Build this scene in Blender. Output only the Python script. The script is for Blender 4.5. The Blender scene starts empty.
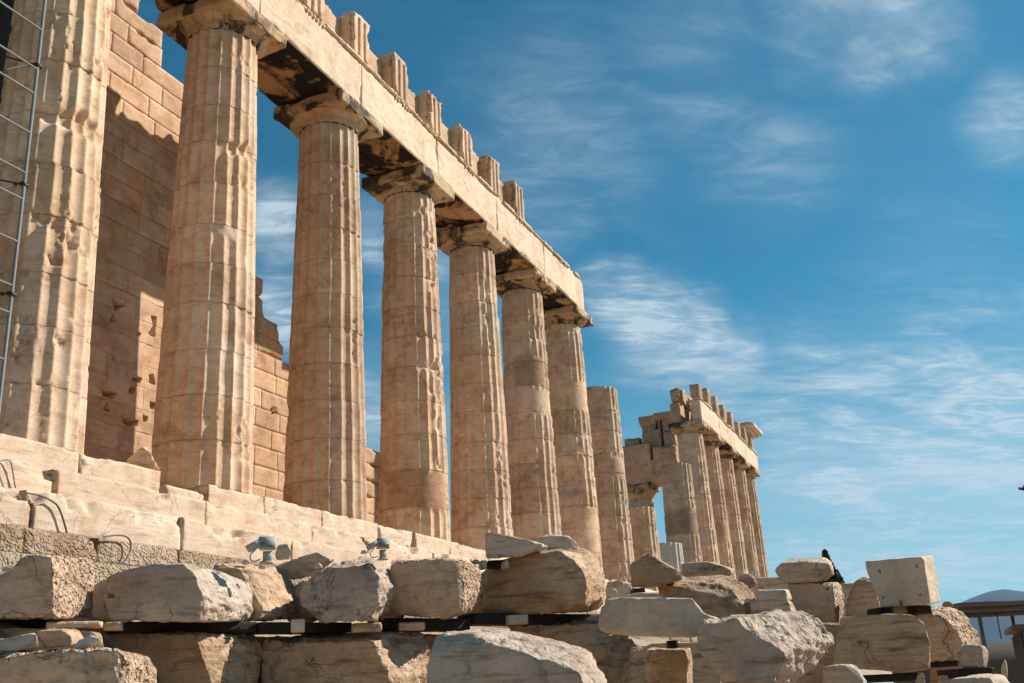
import bpy, bmesh, math, random
import numpy as np
from mathutils import Vector, Matrix
R = math.radians
scene = bpy.context.scene
C = scene.collection

# ------------------------------------------------------------------ camera
CAM = np.array([-15.7546, -12.8173, -3.6964])
YAW, PITCH, ROLL, FPX = 0.383390, 0.322308, -0.049008, 1040.92
_f = np.array([math.cos(PITCH)*math.cos(YAW), math.cos(PITCH)*math.sin(YAW), math.sin(PITCH)])
_r0 = np.array([math.sin(YAW), -math.cos(YAW), 0.0]); _u0 = np.cross(_r0, _f)
_r = math.cos(ROLL)*_r0 + math.sin(ROLL)*_u0
_u = -math.sin(ROLL)*_r0 + math.cos(ROLL)*_u0
cd = bpy.data.cameras.new('camera'); cam = bpy.data.objects.new('camera', cd); C.objects.link(cam)
m = Matrix.Identity(4)
for i in range(3):
    m[i][0] = _r[i]; m[i][1] = _u[i]; m[i][2] = -_f[i]; m[i][3] = CAM[i]
cam.matrix_world = m
cd.sensor_fit = 'HORIZONTAL'; cd.sensor_width = 36; cd.lens = 36*FPX/1024
cd.clip_start = 0.1; cd.clip_end = 30000
scene.camera = cam

def ray(u, v):
    d = _f + (u-512)/FPX*_r - (v-341.5)/FPX*_u
    return d
def on_plane(u, v, p0, n):
    d = ray(u, v); return CAM + d*(np.dot(np.asarray(p0)-CAM, n)/np.dot(d, n))
def onX(u, v, X): return on_plane(u, v, (X, 0, 0), np.array([1., 0, 0]))
def onY(u, v, Y): return on_plane(u, v, (0, Y, 0), np.array([0, 1., 0]))
def onZ(u, v, Z): return on_plane(u, v, (0, 0, Z), np.array([0, 0, 1.]))
def at(u, v, w): return CAM + ray(u, v)*w

# ------------------------------------------------------------------ light
SUN_EL, SUN_AZ = R(38.5), R(43)            # azimuth measured from -Y towards +X
sdir = np.array([math.sin(SUN_AZ)*math.cos(SUN_EL), -math.cos(SUN_AZ)*math.cos(SUN_EL), math.sin(SUN_EL)])
ld = bpy.data.lights.new('sun', 'SUN'); ld.energy = 5.0; ld.angle = R(0.5); ld.color = (1.0, 0.94, 0.85)
sun = bpy.data.objects.new('sun', ld); C.objects.link(sun)
sun.rotation_euler = Vector(-sdir).to_track_quat('-Z', 'Y').to_euler()
sun.location = (0, 0, 60)

scene.view_settings.view_transform = 'Standard'; scene.view_settings.look = 'None'
scene.view_settings.exposure = 0.44; scene.view_settings.gamma = 1
scene.render.engine = 'CYCLES'
scene.cycles.max_bounces = 5; scene.cycles.diffuse_bounces = 3

W = bpy.data.worlds.new('World'); scene.world = W; W.use_nodes = True
nt = W.node_tree; N = nt.nodes; LK = nt.links
for n in list(N): N.remove(n)
def nd(t, **k):
    n = N.new(t)
    for a, b in k.items(): setattr(n, a, b)
    return n
def wmath(op, a, b=None, c=None, clamp=False):
    n = nd('ShaderNodeMath', operation=op, use_clamp=clamp)
    for i, x in enumerate((a, b, c)):
        if x is None: continue
        if hasattr(x, 'links'): LK.new(x, n.inputs[i])
        else: n.inputs[i].default_value = x
    return n.outputs[0]
sky = nd('ShaderNodeTexSky', sky_type='NISHITA'); sky.sun_disc = False
sky.sun_elevation = SUN_EL; sky.sun_rotation = math.atan2(sdir[0], sdir[1])
sky.altitude = 150; sky.air_density = 1.0; sky.dust_density = 0.5; sky.ozone_density = 2.0
tint = nd('ShaderNodeMix', data_type='RGBA', blend_type='MULTIPLY'); tint.inputs[0].default_value = 1
LK.new(sky.outputs[0], tint.inputs['A']); tint.inputs['B'].default_value = (0.25, 0.86, 0.92, 1)
tc = nd('ShaderNodeTexCoord'); sep = nd('ShaderNodeSeparateXYZ'); LK.new(tc.outputs['Generated'], sep.inputs[0])
zz = wmath('MAXIMUM', sep.outputs[2], 0.02); zz = wmath('ADD', zz, 0.10)
px_ = wmath('DIVIDE', sep.outputs[0], zz); py_ = wmath('DIVIDE', sep.outputs[1], zz)
cmb = nd('ShaderNodeCombineXYZ'); LK.new(px_, cmb.inputs[0]); LK.new(py_, cmb.inputs[1])
def cloudnoise(scale, rot, stretch, detail, dist, off=(0, 0, 0)):
    mp = nd('ShaderNodeMapping'); mp.vector_type = 'TEXTURE'; mp.inputs['Rotation'].default_value = (0, 0, R(rot))
    mp.inputs['Scale'].default_value = (1/stretch, 1, 1); mp.inputs['Location'].default_value = off
    LK.new(cmb.outputs[0], mp.inputs[0])
    n = nd('ShaderNodeTexNoise'); n.inputs['Scale'].default_value = scale; n.inputs['Detail'].default_value = detail
    n.inputs['Roughness'].default_value = 0.62; n.inputs['Distortion'].default_value = dist
    LK.new(mp.outputs[0], n.inputs['Vector']); return n.outputs['Fac']
def cdir(u, v):
    d = ray(u, v); return d/np.linalg.norm(d)
def blob(u, v, rad, soft):               # a cloud bank: mask round one direction of the sky
    d = cdir(u, v); vm = nd('ShaderNodeVectorMath', operation='DISTANCE')
    LK.new(tc.outputs['Generated'], vm.inputs[0]); vm.inputs[1].default_value = tuple(d)
    mr = nd('ShaderNodeMapRange'); mr.interpolation_type = 'SMOOTHSTEP'
    mr.inputs['From Min'].default_value = rad+soft; mr.inputs['From Max'].default_value = max(rad-soft, 0)
    LK.new(vm.outputs['Value'], mr.inputs['Value']); return mr.outputs[0]
def ramp(x, a, b, lo=0.0, hi=1.0):
    mr = nd('ShaderNodeMapRange'); mr.interpolation_type = 'SMOOTHSTEP'
    mr.inputs['From Min'].default_value = a; mr.inputs['From Max'].default_value = b
    mr.inputs['To Min'].default_value = lo; mr.inputs['To Max'].default_value = hi
    LK.new(x, mr.inputs['Value']); return mr.outputs[0]
streak = cloudnoise(2.6, -42, 0.55, 12, 1.4)
fine = cloudnoise(11, -66, 0.5, 12, 1.2, (3, 1, 0))
soft = cloudnoise(0.9, -58, 0.5, 8, 0.6, (7, 2, 0))
s1 = ramp(streak, 0.40, 0.68); f1 = ramp(fine, 0.38, 0.72); b1 = ramp(soft, 0.36, 0.75)
mask = None
for (u, v, rad, sf, amp) in [(600, 282, .020, .018, 1.3), (625, 298, .028, .022, 1.5), (655, 320, .036, .026, 1.5), (685, 340, .040, .028, 1.3), (725, 365, .036, .030, 1.1), (650, 350, .030, .028, .9),
                             (940, 400, .09, .07, 1.0), (1000, 440, .11, .09, 1.0), (840, 420, .08, .07, .8), (890, 470, .12, .10, .85), (980, 510, .12, .09, .75),
                             (900, 25, .04, .04, .6), (862, 62, .025, .025, 1.0), (830, 30, .05, .05, .5), (1010, 120, .025, .03, .8), (520, 190, .06, .06, .5), (560, 130, .07, .07, .35), (690, 60, .06, .06, .35), (770, 160, .05, .05, .3),
                             (275, 225, .030, .022, 1.4), (275, 310, .032, .026, 1.4), (372, 235, .025, .025, 1.0), (440, 300, .05, .04, .8), (375, 420, .06, .05, .7), (930, 300, .06, .06, .4)]:
    mk = wmath('MULTIPLY', blob(u, v, rad, sf), amp)
    mask = mk if mask is None else wmath('MAXIMUM', mask, mk)
body = wmath('MULTIPLY', wmath('ADD', wmath('MULTIPLY', s1, 0.9), 0.25), wmath('ADD', wmath('MULTIPLY', f1, 0.75), 0.22))
veil = wmath('MULTIPLY', b1, 0.38)
dens = wmath('MULTIPLY', wmath('ADD', body, veil), mask)
base_veil = wmath('MULTIPLY', wmath('MULTIPLY', b1, s1), 0.10)
lowveil = wmath('MULTIPLY', ramp(sep.outputs[2], 0.34, 0.03), 0.40)
dens = wmath('ADD', wmath('ADD', dens, base_veil), lowveil, clamp=True)
dens = wmath('MINIMUM', dens, 0.85)
cl = nd('ShaderNodeMix', data_type='RGBA'); LK.new(dens, cl.inputs[0]); LK.new(tint.outputs['Result'], cl.inputs['A'])
cl.inputs['B'].default_value = (6.3, 7.6, 8.4, 1)
bg = nd('ShaderNodeBackground'); bg.inputs[1].default_value = 0.070
LK.new(cl.outputs['Result'], bg.inputs[0])
wo = nd('ShaderNodeOutputWorld'); LK.new(bg.outputs[0], wo.inputs[0])

# ------------------------------------------------------------------ noise (numpy)
def _hash(i, j, k, s):
    n = (i.astype(np.int64)*374761393 + j.astype(np.int64)*668265263 + k.astype(np.int64)*2147483647 + s*1274126177) & 0xffffffff
    n = ((n ^ (n >> 13))*1274126177) & 0xffffffff
    n = ((n ^ (n >> 16))*2246822519) & 0xffffffff
    n = n ^ (n >> 15)
    return (n & 0xffffff)/float(0xffffff)
def vnoise(P, s=0):
    F = np.floor(P); f = P-F; f = f*f*f*(f*(f*6-15)+10); I = F.astype(np.int64)
    out = 0
    for a in (0, 1):
        wx = f[:, 0] if a else 1-f[:, 0]
        for b in (0, 1):
            wy = f[:, 1] if b else 1-f[:, 1]
            for c in (0, 1):
                wz = f[:, 2] if c else 1-f[:, 2]
                out = out + wx*wy*wz*_hash(I[:, 0]+a, I[:, 1]+b, I[:, 2]+c, s)
    return out
def fbm(P, sc, o=4, s=0):
    a, t, r = 1.0, 0.0, 0.0
    for i in range(o):
        r = r + a*vnoise(P*sc*(2.03**i)+i*17.3, s+i); t += a; a *= 0.5
    return r/t

# ------------------------------------------------------------------ materials
def new_mat(name):
    M = bpy.data.materials.new(name); M.use_nodes = True
    n = M.node_tree.nodes; b = n['Principled BSDF']; return M, n, M.node_tree.links, b
def stone(name, light, mid, dark, rough=0.88, stain=0.5, stain_col=(0.30, 0.15, 0.06), soot=0.0, pit=0.0, bump=0.5, vein=0.35,
          grain=(1, 1, 1), sc=1.0, tone=True, grey=0.0, soot_thr=0.5):
    """weathered marble: large patina clouds, bedding streaks, spots, pits; works in world space"""
    M, n, L, b = new_mat(name)
    def N_(t, **k):
        x = n.new(t)
        for a, v in k.items(): setattr(x, a, v)
        return x
    g = N_('ShaderNodeNewGeometry'); oi = N_('ShaderNodeObjectInfo')
    off = N_('ShaderNodeVectorMath', operation='SCALE'); off.inputs[0].default_value = (37, 11, 23); L.new(oi.outputs['Random'], off.inputs['Scale'])
    pos = N_('ShaderNodeVectorMath', operation='ADD'); L.new(g.outputs['Position'], pos.inputs[0]); L.new(off.outputs[0], pos.inputs[1])
    def noise(scale, det=6, rough_=0.6, dist=0, v=None, stretch=None):
        src = pos.outputs[0] if v is None else v
        if stretch:
            mp = N_('ShaderNodeMapping'); mp.inputs['Scale'].default_value = stretch
            mp.inputs['Rotation'].default_value = (0.12, 0.08, 0.5); L.new(src, mp.inputs[0]); src = mp.outputs[0]
        t = N_('ShaderNodeTexNoise'); t.inputs['Scale'].default_value = scale*sc; t.inputs['Detail'].default_value = det
        t.inputs['Roughness'].default_value = rough_; t.inputs['Distortion'].default_value = dist; L.new(src, t.inputs['Vector']); return t.outputs['Fac']
    def rmp(x, a, c, lo=0, hi=1):
        r = N_('ShaderNodeMapRange'); r.inputs['From Min'].default_value = a; r.inputs['From Max'].default_value = c
        r.inputs['To Min'].default_value = lo; r.inputs['To Max'].default_value = hi; L.new(x, r.inputs['Value']); return r.outputs[0]
    def mix(f, A, B, mode='MIX'):
        x = N_('ShaderNodeMix', data_type='RGBA', blend_type=mode)
        for s, val in ((x.inputs[0], f), (x.inputs['A'], A), (x.inputs['B'], B)):
            if hasattr(val, 'links'): L.new(val, s)
            elif isinstance(val, tuple): s.default_value = val+(1,)
            else: s.default_value = val
        return x.outputs['Result']
    def mul(a, c):
        x = N_('ShaderNodeMath', operation='MULTIPLY'); L.new(a, x.inputs[0])
        if hasattr(c, 'links'): L.new(c, x.inputs[1])
        else: x.inputs[1].default_value = c
        return x.outputs[0]
    big = noise(0.55, 5, 0.6, 0.4); med = noise(2.4, 6, 0.65, 0.5); bed = noise(1.6, 7, 0.68, 0.3, stretch=(1, 1, 7)); fin = noise(26, 4, 0.7); spk = noise(70, 3, 0.7)
    col = mix(rmp(big, 0.38, 0.64), light, mid)
    col = mix(mul(rmp(med, 0.48, 0.72), 0.75), col, dark)
    if vein: col = mix(mul(rmp(bed, 0.52, 0.66), vein), col, tuple(0.55*c for c in dark))
    bd2 = noise(4.5, 5, 0.6, 0.6, stretch=(0.6, 0.6, 9))
    if vein: col = mix(mul(rmp(bd2, 0.60, 0.66), vein*0.7), col, tuple(0.45*c for c in dark))
    ck = N_('ShaderNodeMath', operation='SUBTRACT'); L.new(noise(1.3, 6, 0.55, 0.5), ck.inputs[0]); ck.inputs[1].default_value = 0.5
    ca = N_('ShaderNodeMath', operation='ABSOLUTE'); L.new(ck.outputs[0], ca.inputs[0])
    crk = mul(rmp(ca.outputs[0], 0.006, 0.0015), rmp(noise(0.8, 3, 0.5), 0.50, 0.60))
    col = mix(mul(crk, 0.5), col, tuple(0.25*c for c in dark))
    st = mul(rmp(noise(1.1, 7, 0.62, 1.0), 0.50, 0.66), rmp(noise(5.0, 5, 0.7), 0.35, 0.6))
    col = mix(mul(st, stain), col, stain_col)
    if grey: col = mix(mul(rmp(noise(0.9, 5, 0.6, 0.8), 0.46, 0.56), grey), col, (0.24, 0.22, 0.20))
    if soot: col = mix(mul(rmp(noise(0.9, 7, 0.68, 1.0), soot_thr, soot_thr+0.09), soot), col, (0.012, 0.010, 0.009))
    col = mix(mul(rmp(fin, 0.52, 0.75), 0.35), col, tuple(0.45*c for c in dark))
    col = mix(mul(rmp(spk, 0.60, 0.72), 0.30), col, tuple(0.3*c for c in dark))
    # per object tint
    tin = rmp(oi.outputs['Random'], 0, 1, 0.88, 1.08)
    cc = N_('ShaderNodeCombineXYZ'); [L.new(tin, cc.inputs[i]) for i in range(3)]
    col = mix(1.0, col, cc.outputs[0], 'MULTIPLY')
    if tone:
        at_ = N_('ShaderNodeAttribute'); at_.attribute_name = 'tone'
        col = mix(1.0, col, at_.outputs['Color'], 'MULTIPLY')
    L.new(col, b.inputs['Base Color'])
    b.inputs['Roughness'].default_value = rough
    try: b.inputs['Specular IOR Level'].default_value = 0.25
    except Exception: pass
    # bump
    h = N_('ShaderNodeMath', operation='ADD'); L.new(mul(fin, 0.3), h.inputs[0]); L.new(mul(bed, 0.9), h.inputs[1])
    hc = N_('ShaderNodeMath', operation='SUBTRACT'); L.new(h.outputs[0], hc.inputs[0]); L.new(mul(crk, 1.5), hc.inputs[1])
    h2 = N_('ShaderNodeMath', operation='ADD'); L.new(hc.outputs[0], h2.inputs[0]); L.new(mul(spk, 0.25), h2.inputs[1]); hh = h2.outputs[0]
    if pit:
        ar = N_('ShaderNodeAttribute'); ar.attribute_name = 'broken'; pm = rmp(ar.outputs['Fac'], 0, 1, 0.12 if tone else 1, 1)
        vo = N_('ShaderNodeTexVoronoi'); vo.inputs['Scale'].default_value = 22*sc; L.new(pos.outputs[0], vo.inputs['Vector'])
        h3 = N_('ShaderNodeMath', operation='ADD'); L.new(hh, h3.inputs[0]); L.new(mul(mul(rmp(vo.outputs['Distance'], 0.1, 0.5), pit*1.2), pm), h3.inputs[1]); hh = h3.outputs[0]
        h4 = N_('ShaderNodeMath', operation='ADD'); L.new(hh, h4.inputs[0]); L.new(mul(mul(rmp(noise(12, 3, 0.6), 0.42, 0.6), pit), pm), h4.inputs[1]); hh = h4.outputs[0]
    bp = N_('ShaderNodeBump'); bp.inputs['Strength'].default_value = bump; bp.inputs['Distance'].default_value = 0.03
    L.new(hh, bp.inputs['Height']); L.new(bp.outputs[0], b.inputs['Normal'])
    return M
def plain(name, col, rough=0.6, metal=0.0, var=0.25, sc=8):
    M, n, L, b = new_mat(name)
    g = n.new('ShaderNodeNewGeometry'); t = n.new('ShaderNodeTexNoise'); t.inputs['Scale'].default_value = sc; t.inputs['Detail'].default_value = 6
    L.new(g.outputs['Position'], t.inputs['Vector'])
    x = n.new('ShaderNodeMix'); x.data_type = 'RGBA'; L.new(t.outputs['Fac'], x.inputs[0])
    x.inputs['A'].default_value = tuple(c*(1-var) for c in col)+(1,); x.inputs['B'].default_value = tuple(min(1, c*(1+var)) for c in col)+(1,)
    L.new(x.outputs['Result'], b.inputs['Base Color']); b.inputs['Roughness'].default_value = rough; b.inputs['Metallic'].default_value = metal
    return M
MAT = {}
MAT['column'] = stone('column_marble', (0.74, 0.53, 0.37), (0.64, 0.42, 0.26), (0.42, 0.23, 0.12), stain=0.6, stain_col=(0.30, 0.13, 0.05), vein=0.30, bump=0.35, grey=0.0)
MAT['steps'] = stone('step_marble', (0.74, 0.57, 0.43), (0.68, 0.50, 0.36), (0.54, 0.35, 0.22), stain=0.55, stain_col=(0.46, 0.24, 0.10), vein=0.5, bump=0.5)
MAT['arch'] = stone('architrave_marble', (0.76, 0.58, 0.42), (0.71, 0.52, 0.36), (0.56, 0.36, 0.22), stain=0.5, vein=0.45, bump=0.35)
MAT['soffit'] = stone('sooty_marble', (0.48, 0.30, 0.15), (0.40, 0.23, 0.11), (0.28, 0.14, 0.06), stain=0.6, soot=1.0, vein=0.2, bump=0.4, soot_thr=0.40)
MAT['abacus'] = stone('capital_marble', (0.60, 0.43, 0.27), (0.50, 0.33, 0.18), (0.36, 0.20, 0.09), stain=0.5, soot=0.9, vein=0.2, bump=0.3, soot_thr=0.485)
MAT['wall'] = stone('wall_marble', (0.64, 0.43, 0.28), (0.54, 0.33, 0.19), (0.35, 0.17, 0.08), stain=0.6, stain_col=(0.26, 0.11, 0.04), vein=0.3, bump=0.35)
MAT['white'] = stone('fresh_marble', (0.62, 0.59, 0.55), (0.56, 0.53, 0.49), (0.48, 0.44, 0.39), stain=0.1, vein=0.15, bump=0.2)
MAT['poros'] = stone('porous_limestone', (0.54, 0.40, 0.28), (0.40, 0.27, 0.17), (0.20, 0.12, 0.065), stain=0.4, pit=1.0, bump=0.9, vein=0.2)
MAT['honey'] = stone('honey_rock', (0.70, 0.51, 0.36), (0.58, 0.39, 0.25), (0.34, 0.19, 0.10), stain=0.5, vein=0.7, bump=0.7, pit=0.3)
MAT['pitted'] = stone('pitted_rock', (0.70, 0.50, 0.35), (0.58, 0.39, 0.25), (0.36, 0.21, 0.12), stain=0.45, vein=0.5, bump=1.0, pit=1.0)
MAT['brown'] = stone('brown_rock', (0.60, 0.42, 0.28), (0.48, 0.31, 0.18), (0.28, 0.15, 0.075), stain=0.6, vein=0.8, bump=0.8, pit=0.4)
MAT['greyrock'] = stone('grey_rock', (0.68, 0.54, 0.42), (0.56, 0.42, 0.31), (0.34, 0.22, 0.15), stain=0.45, vein=0.7, bump=0.7, pit=0.4, grey=0.30)
MAT['pale'] = stone('pale_smooth_block', (0.64, 0.51, 0.39), (0.56, 0.43, 0.31), (0.40, 0.28, 0.18), stain=0.25, vein=0.2, bump=0.3)
MAT['timber'] = plain('shade_black_timber', (0.018, 0.012, 0.008), 0.9, sc=12)  # timber made near black: shade of the gap is put into its colour
MAT['spacer'] = plain('white_spacer', (0.46, 0.38, 0.29), 0.85, sc=25, var=0.3)
MAT['steel'] = plain('galvanised_steel', (0.20, 0.20, 0.20), 0.5, 0.5, sc=14)
MAT['darksteel'] = plain('dark_clamp', (0.03, 0.028, 0.026), 0.6, 0.3)
MAT['lampgrey'] = plain('lamp_housing', (0.36, 0.37, 0.35), 0.7, 0.0, var=0.1)
MAT['lampglass'] = plain('lamp_glass', (0.16, 0.17, 0.16), 0.2)
MAT['cable'] = plain('grey_cable', (0.10, 0.10, 0.10), 0.6)

# ------------------------------------------------------------------ mesh helpers
def mesh_from(name, V, F, mat, tone=None, smooth=False, sharp=None):
    me = bpy.data.meshes.new(name)
    V = np.asarray(V, dtype=np.float32); me.vertices.add(len(V)); me.vertices.foreach_set('co', V.ravel())
    F = np.asarray(F, dtype=np.int32); k = F.shape[1]
    me.loops.add(F.size); me.loops.foreach_set('vertex_index', F.ravel())
    me.polygons.add(len(F)); me.polygons.foreach_set('loop_start', np.arange(0, F.size, k, dtype=np.int32))
    me.polygons.foreach_set('loop_total', np.full(len(F), k, dtype=np.int32))
    me.update(calc_edges=True); me.validate()
    add_tone(me, tone)
    if smooth: me.polygons.foreach_set('use_smooth', np.ones(len(me.polygons), dtype=bool))
    me.materials.append(mat)
    return me
def add_tone(me, tone=None, broken=None):
    a = me.attributes.new('tone', 'FLOAT_COLOR', 'POINT'); n = len(me.vertices)
    c = np.ones((n, 4), dtype=np.float32)
    if tone is not None and len(tone) == n:
        tone = np.asarray(tone); c[:, :3] = tone[:, None] if tone.ndim == 1 else tone
    a.data.foreach_set('color', c.ravel())
    b = me.attributes.new('broken', 'FLOAT', 'POINT'); b.data.foreach_set('value', np.ones(n, dtype=np.float32) if broken is None else np.asarray(broken, dtype=np.float32))
def link(name, me, parent=None, loc=None):
    o = bpy.data.objects.new(name, me); C.objects.link(o)
    if loc is not None: o.location = loc
    if parent is not None:
        o.parent = parent
        o.location = (Vector(loc) if loc is not None else Vector((0, 0, 0))) - world_loc(parent)
    return o
def world_loc(o):
    v = Vector(o.location)
    while o.parent: o = o.parent; v += Vector(o.location)
    return v
def tag(o, label, cat, group=None):
    o['label'] = label; o['category'] = cat
    if group: o['group'] = group
    return o
def struct(o): o['kind'] = 'structure'; return o
def empty(name, loc, label, cat, group=None):
    o = bpy.data.objects.new(name, None); C.objects.link(o); o.location = loc; o.empty_display_size = 0.2
    return tag(o, label, cat, group)
def finish(name, V, F, mat, parent=None, tone=None, smooth=False, label=None):
    """mesh object whose origin sits at the centre of its base"""
    V = np.asarray(V, float); c = np.array([(V[:, 0].min()+V[:, 0].max())/2, (V[:, 1].min()+V[:, 1].max())/2, V[:, 2].min()])
    me = mesh_from(name, V-c, F, mat, tone, smooth)
    o = link(name, me, parent, tuple(c))
    if label: o['label'] = label
    return o

def grid_box(x0, x1, y0, y1, z0, z1, res):
    nx, ny, nz = [max(1, int(round((b-a)/res))) for a, b in ((x0, x1), (y0, y1), (z0, z1))]
    xs, ys, zs = np.linspace(x0, x1, nx+1), np.linspace(y0, y1, ny+1), np.linspace(z0, z1, nz+1)
    key = {}; V = []; F = []
    idx = -np.ones((nx+1, ny+1, nz+1), dtype=np.int64)
    I, J, K = np.meshgrid(np.arange(nx+1), np.arange(ny+1), np.arange(nz+1), indexing='ij')
    surf = (I == 0) | (I == nx) | (J == 0) | (J == ny) | (K == 0) | (K == nz)
    idx[surf] = np.arange(surf.sum())
    V = np.stack([xs[I[surf]], ys[J[surf]], zs[K[surf]]], 1)
    def q(a, b, c, d, flip):
        f = np.stack([a.ravel(), b.ravel(), c.ravel(), d.ravel()], 1)
        return f[:, ::-1] if flip else f
    for k, fl in ((0, True), (nz, False)):
        s = idx[:, :, k]; F.append(q(s[:-1, :-1], s[1:, :-1], s[1:, 1:], s[:-1, 1:], fl))
    for k, fl in ((0, False), (ny, True)):
        s = idx[:, k, :]; F.append(q(s[:-1, :-1], s[1:, :-1], s[1:, 1:], s[:-1, 1:], fl))
    for k, fl in ((0, True), (nx, False)):
        s = idx[k, :, :]; F.append(q(s[:-1, :-1], s[1:, :-1], s[1:, 1:], s[:-1, 1:], fl))
    return V, np.concatenate(F)
def chip(V, box, amp=0.10, thr=0.5, sc=2.2, seed=0, rough=0.006, joint=False, base=0.008):
    """erode the edges of a box inwards where a noise field is high and roughen its faces"""
    x0, x1, y0, y1, z0, z1 = box
    lo = np.array([x0, y0, z0]); hi = np.array([x1, y1, z1]); c = (lo+hi)/2
    d = np.minimum(V-lo, hi-V); s = np.where(V < c, 1.0, -1.0)
    if joint: d = d.copy(); d[:, 0] = np.where(d[:, 0] < 1e-6, 0.012, 9.0); d[:, 2] = np.where(V[:, 2] < c[2], 9.0, d[:, 2])   # tight joints: only the long edges wear
    ds = np.sort(d, axis=1); e = ds[:, 1]
    n = fbm(V, sc, 4, seed)
    A = amp*np.clip((n-thr)*4, 0, 1) + min(base, amp)
    w = np.clip(A-e, 0, None)
    near = (d < A[:, None])
    out = V + s*near*np.minimum(w, 0.45*(hi-lo).min())[:, None]*0.7
    out = out + (np.stack([fbm(V+31*i, 5, 3, seed+i) for i in (1, 2, 3)], 1)-0.5)*2*rough
    return out
class Acc:
    def __init__(s): s.V = []; s.F = []; s.T = []; s.n = 0
    def add(s, V, F, t=1.0):
        s.V.append(V); s.F.append(np.asarray(F)+s.n); s.n += len(V)
        s.T.append(np.full((len(V), 3), 1.0)*np.asarray(t))
    def box(s, b, res=0.08, amp=0.08, thr=0.5, seed=0, rough=0.005, t=1.0, sc=2.2, warp=None, joint=False, base=0.008, dirt=0.0):
        V, F = grid_box(*b, res); V = chip(V, b, amp, thr, sc, seed, rough, joint, base)
        if dirt:
            V0, _ = grid_box(*b, res); dx = np.minimum(V0[:, 0]-b[0], b[1]-V0[:, 0]); q = fbm(V0, 3, 3, seed+50)
            t = (t*(1-dirt*np.exp(-(dx/0.025)**2)*np.clip((q-0.35)*4, 0, 1)))[:, None]*np.array([1, .93, .85])**(np.exp(-(dx/0.12)**2)*q)[:, None]
        if warp: V = warp(V)
        s.add(V, F, t)
    def obj(s, name, mat, parent=None, smooth=False, label=None):
        return finish(name, np.concatenate(s.V), np.concatenate(s.F), mat, parent, np.concatenate(s.T), smooth, label)

# ------------------------------------------------------------------ ground, hill
rng = random.Random(5)
def ground_z(X, Y):
    """terrace: low where the photographer stands, rising to the foot of the temple"""
    t = np.clip((Y+9.0)/5.6, 0, 1); t = t*t*(3-2*t)
    side = np.clip((X+14)/4, 0, 1)
    z = -5.35 + t*2.95
    return z
def build_ground():
    xs = np.concatenate([[-9000, -3000, -800, -200, -80], np.linspace(-40, 80, 121), [120, 300, 900, 3000, 9000, 16000]])
    ys = np.concatenate([[-9000, -3000, -800, -200, -80], np.linspace(-40, 0, 81), [4, 8, 20, 60, 300, 3000, 9000]])
    X, Y = np.meshgrid(xs, ys, indexing='ij'); P = np.stack([X.ravel(), Y.ravel(), np.zeros(X.size)], 1)
    z = ground_z(P[:, 0], P[:, 1]); near = (np.abs(P[:, 0]) < 90) & (P[:, 1] > -45) & (P[:, 1] < 6)
    z = z + np.where(near, (fbm(P, 0.6, 4, 3)-0.5)*0.35, 0); P[:, 2] = z
    n, k = X.shape; I = np.arange(n*k).reshape(n, k)
    F = np.stack([I[:-1, :-1].ravel(), I[1:, :-1].ravel(), I[1:, 1:].ravel(), I[:-1, 1:].ravel()], 1)
    me = mesh_from('ground', P, F, MAT['groundm'], None, True); struct(link('ground', me))
MAT['groundm'] = stone('bare_ground', (0.42, 0.33, 0.23), (0.34, 0.26, 0.17), (0.22, 0.16, 0.10), stain=0.3, vein=0.0, bump=0.8, pit=0.5, tone=False)
build_ground()

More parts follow.
